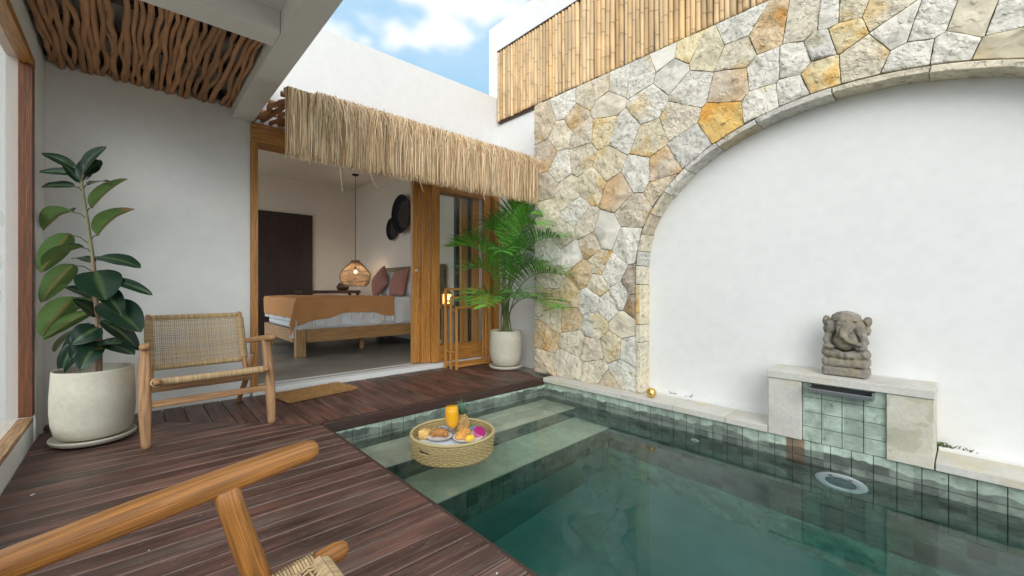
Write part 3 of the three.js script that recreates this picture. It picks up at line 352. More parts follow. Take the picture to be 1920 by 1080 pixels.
// ---------------------------------------------------------------- glazed wall on the left and the room behind it
{
  const gw = thing('glazed_side_wall', 'wood framed glass wall on a white kerb beside the rubber plant', 'window');
  part('kerb', box(-0.56, -0.44, -0.3, 0.132, -3.9, 1.7, 0.004), M.white, gw);
  part('sill', wbox('z', -0.5, -0.437, 0.1335, 0.16, -3.872, 1.7, 0.004), M.sill, gw);
  part('jamb', wbox('y', -0.5, -0.441, 0.161, 2.319, -3.95, -3.875, 0.003), M.redwood, gw);
  part('header', wbox('z', -0.5, -0.438, 2.32, 2.37, -3.95, 1.7, 0.003), M.honey, gw);
  part('pane', new THREE.PlaneGeometry(5.58, 2.17).rotateY(Math.PI / 2).translate(-0.496, 1.24, -1.085), M.sideGlass, gw);
  part('plaster_strip', box(-0.56, -0.436, -0.3, 2.7, ZB + 0.002, -3.952, 0.003), M.plaster, gw);
  part('plaster_band', box(-0.56, -0.434, 2.371, 2.7, -3.951, 1.7, 0.003), M.plaster, gw);
}

// ---------------------------------------------------------------- bedroom shell and doors
const FL = 0.045, RX1 = 3.66, RZ = -9.05, CEIL = 3.12;
struct('bedroom_floor', box(-0.46, RX1, -0.2, FL, RZ, ZB - 0.02, 0), M.concrete);
struct('bedroom_ceiling', box(-0.46, RX1, CEIL, CEIL + 0.12, RZ, ZB - 0.201, 0), M.plasterRoom);
struct('bedroom_wall', box(RX1, RX1 + 0.12, -0.2, 3.5, RZ - 0.1, ZB - 0.201, 0), M.plasterRoom);
struct('bedroom_wall', extrudeXY([[-0.6, -0.2], [RX1 - 0.001, -0.2], [RX1 - 0.001, 3.5], [-0.6, 3.5]], RZ - 0.12, RZ, [[[-0.35, 0.15], [1.25, 0.15], [1.25, 2.9], [-0.35, 2.9]]]), M.plasterRoom);
{ const w = thing('rear_window', 'tall bedroom window in the far wall, hidden behind the porch wall', 'window'); part('pane', new THREE.PlaneGeometry(1.6, 2.75).translate(0.45, 1.525, RZ - 0.06), M.glass, w); for (const x of [-0.35, 0.43, 1.21]) part('mullion', wbox('y', x, x + 0.04, 0.15, 2.9, RZ - 0.09, RZ - 0.03, 0.003), M.honey, w); }
struct('bedroom_wall', extrudeZY([[RZ + 0.001, -0.2], [ZB - 0.201, -0.2], [ZB - 0.201, 3.5], [RZ + 0.001, 3.5]], -0.6, -0.46, [[[-8.95, 0.08], [-4.65, 0.08], [-4.65, 3.08], [-8.95, 3.08]]]), M.plasterRoom);
{ const w = thing('side_window', 'wide bedroom window in the side wall, out of the view', 'window'); part('pane', new THREE.PlaneGeometry(4.3, 3).rotateY(Math.PI / 2).translate(-0.53, 1.58, -6.8), M.glass, w); for (const z of [-8.95, -6.82, -4.69]) part('mullion', wbox('y', -0.56, -0.5, 0.08, 3.08, z, z + 0.04, 0.003), M.honey, w); }
struct('threshold', join([box(0.8, 3.68, -0.03, 0.05, -4.32, -4.262, 0.004), box(0.8, 3.68, -0.03, 0.0475, -4.519, -4.322, 0)]), M.white);
{
  const f = thing('door_frame', 'honey teak door frame and lintel around the bedroom opening', 'door frame');
  part('post', wbox('y', 0.792, 0.845, 0.05, 2.25, -4.5, -4.285, 0.003), M.honey, f); part('post', wbox('y', 3.6, 3.68, 0.05, 2.25, -4.5, -4.29, 0.003), M.honey, f);
  part('lintel', wbox('x', 0.79, 3.68, 2.251, 2.42, -4.5, -4.28, 0.004), M.honey, f);
  part('track', box(0.85, 3.6, 0.0505, 0.055, -4.42, -4.405, 0), M.steel, f);
  [[2.472, 3.28, -4.475, 0.093], [2.562, 3.42, -4.413, 0.108], [2.666, 3.56, -4.351, 0.102]].forEach(([x0, x1, z, sw], i) => {
    const d = thing('sliding_door', ['sliding glass door with the keyhole, innermost of the stack', 'middle sliding glass door of the stack', 'outermost sliding glass door, behind the towel rack'][i], 'door', [0, 0, 0], 0, 'stacked sliding doors');
    part('stile', wbox('y', x0, x0 + sw, 0.056, 2.248, z - 0.028, z + 0.028, 0.004), M.honey, d); part('stile', wbox('y', x1 - 0.105, x1, 0.056, 2.248, z - 0.02, z + 0.022, 0.004), M.honey, d);
    part('bottom_rail', wbox('x', x0 + sw + 0.001, x1 - 0.106, 0.056, 0.25, z - 0.018, z + 0.018, 0.003), M.honey, d); part('top_rail', wbox('x', x0 + sw + 0.001, x1 - 0.106, 2.12, 2.248, z - 0.018, z + 0.018, 0.003), M.honey, d);
    part('pane', new THREE.PlaneGeometry(x1 - x0 - 0.19, 1.9).translate((x0 + x1) / 2, 1.18, z), M.glass, d);
    if (!i) { const k = new THREE.CylinderGeometry(0.013, 0.013, 0.01, 20).rotateX(Math.PI / 2).translate(x0 + 0.045, 1.16, z + 0.031); part('keyhole_plate', k, M.white, d); part('keyhole', new THREE.CylinderGeometry(0.005, 0.005, 0.004, 12).rotateX(Math.PI / 2).translate(x0 + 0.045, 1.16, z + 0.037), M.black, d); }
  });
}
single('curtain', thick(grid(60, 2, (u, v) => V(3.2 + u * 0.4, 0.1 + v * 2.3, -4.66 + 0.035 * Math.sin(u * 34)), 3), 60, 2, 0.006), M.curtain, 'dark grey curtain gathered behind the glass at the door end', 'curtain');
single('dark_panel_door', join([wbox('y', 1.5, 2.12, FL, 2.42, RZ + 0.001, RZ + 0.045, 0.004), wbox('y', 2.123, 2.74, FL, 2.42, RZ + 0.001, RZ + 0.045, 0.004)]), wood(0.06, 0.035, 0.035, 0.5), 'plain dark brown door on the far bedroom wall', 'door');
{ // bed
  const bed = thing('bed', 'low teak bed with wide side boards and square legs', 'bed', [0, FL, 0]);
  for (const [x, z] of [[1.585, -5.87], [1.585, -7.5], [3.45, -5.87], [3.45, -7.5]]) part('leg', wbox('y', x, x + 0.12, 0, 0.36, z - 0.1, z, 0.006), M.bedwood, bed);
  part('middle_leg', wbox('y', 2.55, 2.6, 0, 0.2, -6.2, -6.15, 0.004), M.bedwood, bed);
  part('side_board', wbox('x', 1.71, 3.56, 0.19, 0.36, -5.9, -5.862, 0.006), M.bedwood, bed); part('side_board', wbox('x', 1.71, 3.56, 0.19, 0.36, -7.598, -7.56, 0.006), M.bedwood, bed);
  part('foot_board', wbox('z', 1.575, 1.6, 0.19, 0.36, -7.49, -5.98, 0.006), M.bedwood, bed);
  part('slat_base', wbox('x', 1.61, 3.56, 0.26, 0.3, -7.5, -5.91, 0), M.darkwood, bed);
  part('mattress', uvBox(new RoundedBoxGeometry(1.93, 0.4, 1.64, 4, 0.06).translate(2.585, 0.54, -6.68)), M.linen, bed);
  part('headboard', wbox('z', 3.585, 3.64, 0.1, 1.28, -7.62, -5.5, 0.025), M.headboard, bed);
}
function drape(top, x0, z0, L, D, foot, hang, out, seed, amp) {
  const nu = 70, nv = 60; const g = grid(nu, nv, (u, v) => {
    const p = -foot + (L + foot) * u, H2 = hang(p), q = -H2 + (D + H2) * v, hx = Math.max(0, -p), hz = Math.max(0, -q), rx = Math.min(hx, 0.05) / 0.05, rz = Math.min(hz, 0.05) / 0.05;
    const fold = (Math.sin(p * 17 + seed) * 0.5 + Math.sin(p * 31 + seed * 3) * 0.3) * amp * clamp(hz / 0.25), foldx = (Math.sin(q * 15 + seed) * 0.6 + Math.sin(q * 29) * 0.3) * amp * clamp(hx / 0.25);
    const wr = (vn(p * 5 + seed, q * 5, 4096, 4096, 61) - 0.5) * 0.03 + (vn(p * 13 + seed, q * 11, 4096, 4096, 62) - 0.5) * 0.012;
    return V(x0 + Math.max(p, 0) - out * Math.sin(rx * Math.PI / 2) - foldx - 0.25 * hx * rz, top + wr * (1 - Math.max(rx, rz)) - Math.max(hx, hz) - 0.4 * Math.min(hx, hz) + 0.02 * (rx * (1 - rx) + rz * (1 - rz)), z0 - Math.max(q, 0) + out * Math.sin(rz * Math.PI / 2) + fold + 0.1 * hz * rx);
  }, 2);
  const t = thick(g, nu, nv, 0.008); return t;
}
const hem = (p, k) => { for (let i = 1; i < k.length; i++) if (p <= k[i][0]) return mix(k[i - 1][1], k[i][1], sm(clamp((p - k[i - 1][0]) / (k[i][0] - k[i - 1][0])))); return k[k.length - 1][1]; };
single('white_quilt', drape(0.805, 1.6, -5.86, 1.62, 1.66, 0.3, p => 0.37 + 0.015 * Math.sin(p * 19), 0.02, 2, 0.012), M.linen, 'white quilt hanging over the side of the bed', 'quilt');
const throwHem = p => hem(p, [[-0.4, 0.36], [0.02, 0.36], [0.09, 0.34], [0.16, 0.3], [0.36, 0.285], [0.62, 0.215], [1.0, 0.215], [1.2, 0.275], [1.4, 0.285]]);
{
  const t = thing('orange_throw', 'burnt orange throw with cream tassels over the foot of the bed', 'throw');
  part('throw_cloth', drape(0.824, 1.58, -5.842, 1.34, 1.7, 0.27, throwHem, 0.022, 5, 0.012), M.throw, t);
  const tas = (x, y, z, l) => part('tassel', new Build().tube([V(x, y + 0.012, z), V(x, y, z), V(x, y - 0.012, z), V(x, y - 0.02, z), V(x, y - l, z)], [0.003, 0.011, 0.007, 0.012, 0.018], 8, [0.78, 0.72, 0.6]).geo(), M.rope, t);
  for (let k = 0; k < 8; k++) { const p = 0.2 + k * 0.16; tas(1.58 + p, 0.815 - throwHem(p), -5.8, 0.075); } tas(1.53, 0.44, -5.8, 0.13);
}
function pillow(w, h, t, seed) { const f = s => (u, v) => { const a = u * 2 - 1, b = v * 2 - 1, e = Math.pow(Math.max(0, (1 - a * a) * (1 - b * b)), 0.42), k = 1 - 0.07 * (1 - Math.abs(a)) * Math.abs(b) ** 3, k2 = 1 - 0.07 * (1 - Math.abs(b)) * Math.abs(a) ** 3; return V(a * w / 2 * k2, b * h / 2 * k, s * t / 2 * e * (1 + 0.2 * (vn(u * 4 + seed, v * 4, 4096, 4096, 71) - 0.5))); }; const A = grid(20, 20, f(1), 2), B = grid(20, 20, f(-1), 2); const ib = B.index.array; for (let i = 0; i < ib.length; i += 3) { const q = ib[i]; ib[i] = ib[i + 1]; ib[i + 1] = q; } B.computeVertexNormals(); return join([A, B]); }
for (const [x, y, z, w, h, roll, mat, name, label] of [[3.42, 1.02, -6.98, 0.56, 0.46, 0.0, M.linen, 'white_pillow', 'white pillow against the headboard, on the far half of the bed'], [3.42, 1.02, -6.3, 0.6, 0.46, 0.0, M.linen, 'white_pillow', 'white pillow against the headboard, on the near half of the bed'], [3.26, 1.05, -7.05, 0.46, 0.46, 0.72, M.cushion, 'terracotta_cushion', 'terracotta cushion standing on one corner on the far half of the bed'], [3.27, 1.03, -6.35, 0.46, 0.46, 0.1, M.cushion, 'terracotta_cushion', 'terracotta cushion beside the door stile on the near half of the bed']]) {
  const m = single(name, pillow(w, h, 0.17, x * 7 + z), mat, label, 'pillow', [x, y, z], 'bed pillows'); m.rotation.set(0, -Math.PI / 2, 0); m.rotateX(-0.28); m.rotateZ(roll);
}
{ // console table and bedside table
  const c = thing('console_table', 'long dark wooden console behind the bed', 'table', [0, FL, 0]); part('table_top', wbox('x', 2.3, 3.4, 0.8, 0.86, -8.7, -8.2, 0.006), M.darkwood, c); for (const [x, z] of [[2.33, -8.25], [3.33, -8.25], [2.33, -8.66], [3.33, -8.66]]) part('leg', wbox('y', x, x + 0.05, 0, 0.8, z - 0.02, z + 0.03, 0.004), M.darkwood, c);
  single('clay_vase', lathe([[0.001, 0], [0.09, 0], [0.12, 0.05], [0.1, 0.11], [0.07, 0.13], [0.07, 0.15]], 28), wood(0.1, 0.06, 0.05, 0.6), 'low dark pot on the console under the pendant lamp', 'pot', [3.12, FL + 0.861, -8.4]);
  const b = thing('bedside_table', 'small teak bedside table carrying the lantern', 'table', [0, FL, 0]); part('table_top', wbox('x', 3.2, 3.58, 0.62, 0.66, -5.42, -4.95, 0.006), M.bedwood, b); for (const [x, z] of [[3.22, -4.98], [3.52, -4.98], [3.22, -5.39], [3.52, -5.39]]) part('leg', wbox('y', x, x + 0.04, 0, 0.62, z - 0.02, z + 0.02, 0.004), M.bedwood, b);
  const l = thing('lantern', 'small glowing cane lantern on the bedside table', 'lantern', [3.37, FL + 0.662, -5.08]); const gl = [];
  part('base', lathe([[0.001, 0], [0.075, 0], [0.075, 0.015], [0.001, 0.016]], 24), M.honey, l); part('cap', lathe([[0.03, 0.21], [0.075, 0.17], [0.075, 0.158], [0.001, 0.159]], 24), M.honey, l);
  for (let k = 0; k < 12; k++) { const a = k / 12 * 2 * Math.PI; part('cane', new Build().tube([V(0.07 * Math.cos(a), 0.015, 0.07 * Math.sin(a)), V(0.07 * Math.cos(a), 0.16, 0.07 * Math.sin(a))], 0.0045, 5, [0.6, 0.4, 0.18]).geo(), M.bamboo, l); }
  part('paper_shade', lathe([[0.056, 0.018], [0.06, 0.09], [0.056, 0.157]], 28), phy({ color: C(0.9, 0.78, 0.55), transmission: 0.55, thickness: 0, roughness: 1, side: THREE.DoubleSide }), l);
  part('glowing_bulb', new THREE.SphereGeometry(0.032, 20, 14).translate(0, 0.085, 0), std({ color: C(0.9, 0.8, 0.6), emissive: C(1, 0.62, 0.25), emissiveIntensity: 1.5 }), l);
  const pl = new THREE.PointLight(new THREE.Color(1, 0.68, 0.34), 0.05, 0, 2); pl.position.set(0, 0.085, 0); pl.castShadow = true; l.add(pl);
}
{ // pendant lamp
  const l = thing('pendant_lamp', 'onion shaped rattan pendant lamp hanging over the bed', 'lamp', [3.18, 0, -7.92]), prof = [[0.075, 1.475], [0.085, 1.45], [0.12, 1.41], [0.2, 1.33], [0.262, 1.25], [0.28, 1.18], [0.27, 1.1], [0.235, 1.03], [0.19, 0.985]], b = new Build(), cur = new THREE.CatmullRomCurve3(prof.map(p => V(p[0], p[1], 0)));
  for (let k = 0; k < 84; k++) for (const s of [1, -1]) { const pts = []; for (let i = 0; i <= 16; i++) { const p = cur.getPoint(i / 16), a = k / 84 * 2 * Math.PI + s * i / 16 * 0.8; pts.push(V(p.x * Math.cos(a), p.y, p.x * Math.sin(a))); } b.tube(pts, 0.0034, 3, [0.38, 0.25, 0.14], false); }
  for (const t of [0, 0.12, 0.3, 0.48, 0.64, 0.8, 1]) { const p = cur.getPoint(t), pts = []; for (let i = 0; i <= 36; i++) { const a = i / 36 * 2 * Math.PI; pts.push(V(p.x * Math.cos(a), p.y, p.x * Math.sin(a))); } b.tube(pts, 0.005, 4, [0.42, 0.29, 0.17], false); }
  stuff(part('lamp_shade', b.geo(), M.rope, l));
  part('cord', new Build().tube([V(0, CEIL, 0), V(0, 1.34, 0)], 0.005, 6, [0.03, 0.03, 0.03]).geo(), M.rope, l); part('ceiling_rose', lathe([[0.06, CEIL], [0.06, CEIL - 0.02], [0.001, CEIL - 0.03]], 24), M.black, l); part('socket', lathe([[0.001, 1.36], [0.02, 1.355], [0.02, 1.3], [0.001, 1.299]], 16), M.black, l);
  part('glowing_bulb', new THREE.SphereGeometry(0.034, 20, 14).translate(0, 1.262, 0), std({ color: C(1, 0.9, 0.7), emissive: C(1, 0.74, 0.4), emissiveIntensity: 3 }), l);
  const pl = new THREE.PointLight(new THREE.Color(1, 0.82, 0.6), 0.28, 0, 2); pl.position.set(0, 1.262, 0); pl.castShadow = true; pl.shadow.radius = 2; l.add(pl);
}
for (const [y, z, R, label] of [[2.27, -6.84, 0.335, 'large dark woven wall basket beside the door stile'], [2.05, -7.27, 0.2, 'small dark woven basket, lower left of the large one']]) { // woven dishes on the wall, rim towards the room
  const b = new Build(), nr = 26, na = 120, pr = t => 0.1 * R / 0.335 * (t < 0.7 ? 0.12 * t : 0.084 + (t - 0.7) * 3); for (let i = 0; i <= nr; i++) for (let k = 0; k <= na; k++) { const t = i / nr, a = k / na * 2 * Math.PI, saw = Math.abs(((k / na * 26) % 1) * 2 - 1), coil = 0.85 + 0.3 * (i % 2); let c = t < 0.62 ? [0.06, 0.045, 0.042] : t < 0.62 + 0.16 * saw ? [0.13, 0.1, 0.09] : [0.012, 0.014, 0.024]; c = c.map(q => q * coil); b.vert(V(-pr(t) - 0.003 * Math.sin(i * Math.PI), R * t * Math.sin(a), R * t * Math.cos(a)), c, a, t); }
  for (let i = 0; i < nr; i++) for (let k = 0; k < na; k++) { const a = i * (na + 1) + k, d = a + na + 1; b.i.push(a, d, a + 1, a + 1, d, d + 1); }
  const w = thing('wall_basket', label, 'basket', [RX1 - 0.004, y, z], 0, 'woven baskets on the wall'); M.basketDark = M.basketDark || VC({ roughness: 0.8, side: THREE.DoubleSide, bumpMap: weaveBump, bumpScale: 0.003 }); part('dish', b.geo(), M.basketDark, w); part('rim', new THREE.TorusGeometry(R, 0.011, 8, 60).rotateY(Math.PI / 2).translate(-pr(1), 0, 0), M.black, w);
}

// ---------------------------------------------------------------- chairs
Build.prototype.prof = function (pts, w, h, ref, cap = true, N = 14, ex = 3.2, col = [1, 1, 1]) { // superellipse sections: w across ref x tangent, h along ref
  const base = this.n, K = pts.length; let len = 0; pts.forEach((p, k) => { const T = pts[Math.min(k + 1, K - 1)].clone().sub(pts[Math.max(k - 1, 0)]).normalize(), up = ref.clone().addScaledVector(T, -ref.dot(T)).normalize(), sd = T.clone().cross(up); if (k) len += p.distanceTo(pts[k - 1]); for (let i = 0; i <= N; i++) { const a = i / N * 2 * Math.PI, c = Math.cos(a), s = Math.sin(a), x = Math.sign(c) * Math.abs(c) ** (2 / ex) * w[k] / 2, y = Math.sign(s) * Math.abs(s) ** (2 / ex) * h[k] / 2; this.vert(p.clone().addScaledVector(sd, x).addScaledVector(up, y), col, len + wseed, i / N * 0.5 + wseed * 2); } });
  wseed += 0.31; for (let k = 0; k < K - 1; k++) for (let i = 0; i < N; i++) { const a = base + k * (N + 1) + i, b = a + N + 1; this.i.push(a, a + 1, b, a + 1, b + 1, b); }
  if (cap) for (const k of [0, K - 1]) { const c = this.vert(pts[k], col, 0, 0), o = base + k * (N + 1); for (let i = 0; i < N; i++) k ? this.i.push(c, o + i, o + i + 1) : this.i.push(c, o + i + 1, o + i); }
  return this;
};
const ropeCol = r => jit([0.53, 0.38, 0.21], r, 0.45);
function wrapRope(b, p0, p1, R, pitch, r) { const L = p0.distanceTo(p1), T = p1.clone().sub(p0).normalize(), n = Math.abs(T.y) < 0.8 ? V(0, 1, 0) : V(0, 0, 1); const u = n.clone().addScaledVector(T, -n.dot(T)).normalize(), v = T.clone().cross(u), turns = Math.floor(L / pitch); for (let k = 0; k < turns; k++) { const pts = [], c = ropeCol(r); for (let i = 0; i <= 10; i++) { const a = i / 10 * 2 * Math.PI, s = (k + i / 10) * pitch; pts.push(p0.clone().addScaledVector(T, s).addScaledVector(u, Math.cos(a) * R).addScaledVector(v, Math.sin(a) * R)); } b.tube(pts, pitch * 0.52, 4, c, false); } }
// a rope panel: corners given, strands over and under, the sheet sagging a little
function weave(b, a00, a10, a01, a11, nu, nv, rad, sag, r) {
  const nrm = a10.clone().sub(a00).cross(a01.clone().sub(a00)).normalize(), at = (u, v) => a00.clone().multiplyScalar((1 - u) * (1 - v)).addScaledVector(a10, u * (1 - v)).addScaledVector(a01, (1 - u) * v).addScaledVector(a11, u * v).addScaledVector(nrm, -sag * Math.sin(Math.PI * u) * Math.sin(Math.PI * v));
  for (let i = 0; i < nu; i++) { const u = (i + 0.5 + (r() - 0.5) * 0.3) / nu, pts = [], S = nv * 2; for (let k = 0; k <= S; k++) { const v = k / S; pts.push(at(u, v).addScaledVector(nrm, Math.sin((v * nv + (Math.floor(i / 2) % 2)) * Math.PI) * rad * 1.1)); } b.tube(pts, rad, 4, ropeCol(r), false); }
  for (let j = 0; j < nv; j++) { const v = (j + 0.5 + (r() - 0.5) * 0.3) / nv, pts = [], S = nu; for (let k = 0; k <= S; k++) { const u = k / S; pts.push(at(u, v).addScaledVector(nrm, -Math.sin((u * nu / 2 + (j % 2)) * Math.PI) * rad * 1.1)); } b.tube(pts, rad, 4, ropeCol(r), false); }
}
function makeChair(label, pos, turn, mat) {
  const c = thing('lounge_chair', label, 'chair', pos, turn, 'rope lounge chairs on the deck'), r = rng(1234), up = V(0, 0, 1);
  for (const s of [-1, 1]) {
    part('front_leg', new Build().prof([V(s * 0.333, 0, 0.0), V(s * 0.334, 0.02, -0.003), V(s * 0.336, 0.18, -0.03), V(s * 0.336, 0.33, -0.062), V(s * 0.333, 0.46, -0.1), V(s * 0.33, 0.54, -0.122), V(s * 0.328, 0.578, -0.13)], [0.04, 0.048, 0.06, 0.064, 0.06, 0.052, 0.046], [0.034, 0.04, 0.046, 0.048, 0.046, 0.044, 0.044], up).geo(), mat, c);
    part('arm', new Build().prof([V(s * 0.336, 0.606, 0.036), V(s * 0.336, 0.606, 0.032), V(s * 0.336, 0.605, 0.015), V(s * 0.335, 0.6, -0.03), V(s * 0.332, 0.588, -0.13), V(s * 0.325, 0.572, -0.26), V(s * 0.318, 0.556, -0.38), V(s * 0.31, 0.54, -0.5), V(s * 0.305, 0.528, -0.6)], [0.018, 0.034, 0.046, 0.05, 0.053, 0.051, 0.046, 0.04, 0.034], [0.016, 0.03, 0.04, 0.043, 0.044, 0.044, 0.043, 0.04, 0.034], V(0, 1, 0), true, 20, 2.9).geo(), mat, c);
    part('back_upright', new Build().prof([V(s * 0.277, 0.28, -0.42), V(s * 0.277, 0.4, -0.49), V(s * 0.277, 0.6, -0.585), V(s * 0.277, 0.745, -0.65), V(s * 0.277, 0.757, -0.656)], [0.03, 0.034, 0.034, 0.034, 0.022], [0.036, 0.042, 0.042, 0.038, 0.02], up).geo(), mat, c);
    part('back_leg', new Build().prof([V(s * 0.312, 0.44, -0.4), V(s * 0.31, 0.3, -0.5), V(s * 0.306, 0.14, -0.66), V(s * 0.302, 0, -0.8)], [0.03, 0.036, 0.034, 0.03], [0.04, 0.052, 0.05, 0.036], up).geo(), mat, c);
    part('seat_rail', new Build().prof([V(s * 0.287, 0.397, 0.082), V(s * 0.287, 0.397, 0.077), V(s * 0.287, 0.395, 0.06), V(s * 0.287, 0.38, -0.02), V(s * 0.287, 0.35, -0.22), V(s * 0.287, 0.3, -0.5)], [0.014, 0.026, 0.034, 0.036, 0.036, 0.034], [0.014, 0.026, 0.036, 0.038, 0.038, 0.036], V(0, 1, 0)).geo(), mat, c);
  }
  part('front_stretcher', new Build().prof([V(-0.33, 0.245, -0.045), V(0.33, 0.245, -0.045)], [0.022, 0.022], [0.042, 0.042], V(0, 1, 0), true, 14, 4).geo(), mat, c);
  part('rear_stretcher', new Build().prof([V(-0.31, 0.27, -0.4), V(0.31, 0.27, -0.4)], [0.022, 0.022], [0.042, 0.042], V(0, 1, 0), true, 14, 4).geo(), mat, c);
  part('back_bar', new Build().tube([V(-0.277, 0.735, -0.645), V(0.277, 0.735, -0.645)], 0.013, 8).geo(), mat, c); part('back_bar', new Build().tube([V(-0.277, 0.4, -0.493), V(0.277, 0.4, -0.493)], 0.013, 8).geo(), mat, c);
  part('seat_bar', new Build().tube([V(-0.287, 0.387, 0.022), V(0.287, 0.387, 0.022)], 0.014, 8).geo(), mat, c); part('seat_bar', new Build().tube([V(-0.287, 0.305, -0.47), V(0.287, 0.305, -0.47)], 0.014, 8).geo(), mat, c);
  const back = new Build(), seat = new Build();
  wrapRope(back, V(-0.26, 0.735, -0.645), V(0.26, 0.735, -0.645), 0.0175, 0.0056, r); wrapRope(back, V(-0.26, 0.4, -0.493), V(0.26, 0.4, -0.493), 0.0175, 0.0056, r);
  for (const s of [-1, 1]) wrapRope(back, V(s * 0.277, 0.41, -0.495), V(s * 0.277, 0.715, -0.637), 0.024, 0.0056, r);
  weave(back, V(-0.262, 0.405, -0.483), V(0.262, 0.405, -0.483), V(-0.262, 0.73, -0.634), V(0.262, 0.73, -0.634), 46, 26, 0.0024, 0.02, r);
  wrapRope(seat, V(-0.275, 0.387, 0.022), V(0.275, 0.387, 0.022), 0.02, 0.0056, r); wrapRope(seat, V(-0.275, 0.305, -0.47), V(0.275, 0.305, -0.47), 0.02, 0.0056, r);
  for (const s of [-1, 1]) wrapRope(seat, V(s * 0.287, 0.385, 0.018), V(s * 0.287, 0.31, -0.45), 0.0235, 0.0056, r);
  weave(seat, V(-0.272, 0.402, 0.016), V(0.272, 0.402, 0.016), V(-0.272, 0.32, -0.465), V(0.272, 0.32, -0.465), 44, 34, 0.0024, 0.03, r);
  stuff(part('rope_back', back.geo(), M.rope, c)); stuff(part('rope_seat', seat.geo(), M.rope, c));
  return c;
}
makeChair('rope seat lounge chair facing the pool beside the rubber plant', [0.403, 0, -3.3], 0.05, M.teakPale);
makeChair('rope seat lounge chair in the foreground, only its arm and seat corner showing', [0.262, 0, -0.612], Math.PI / 2, M.teak);

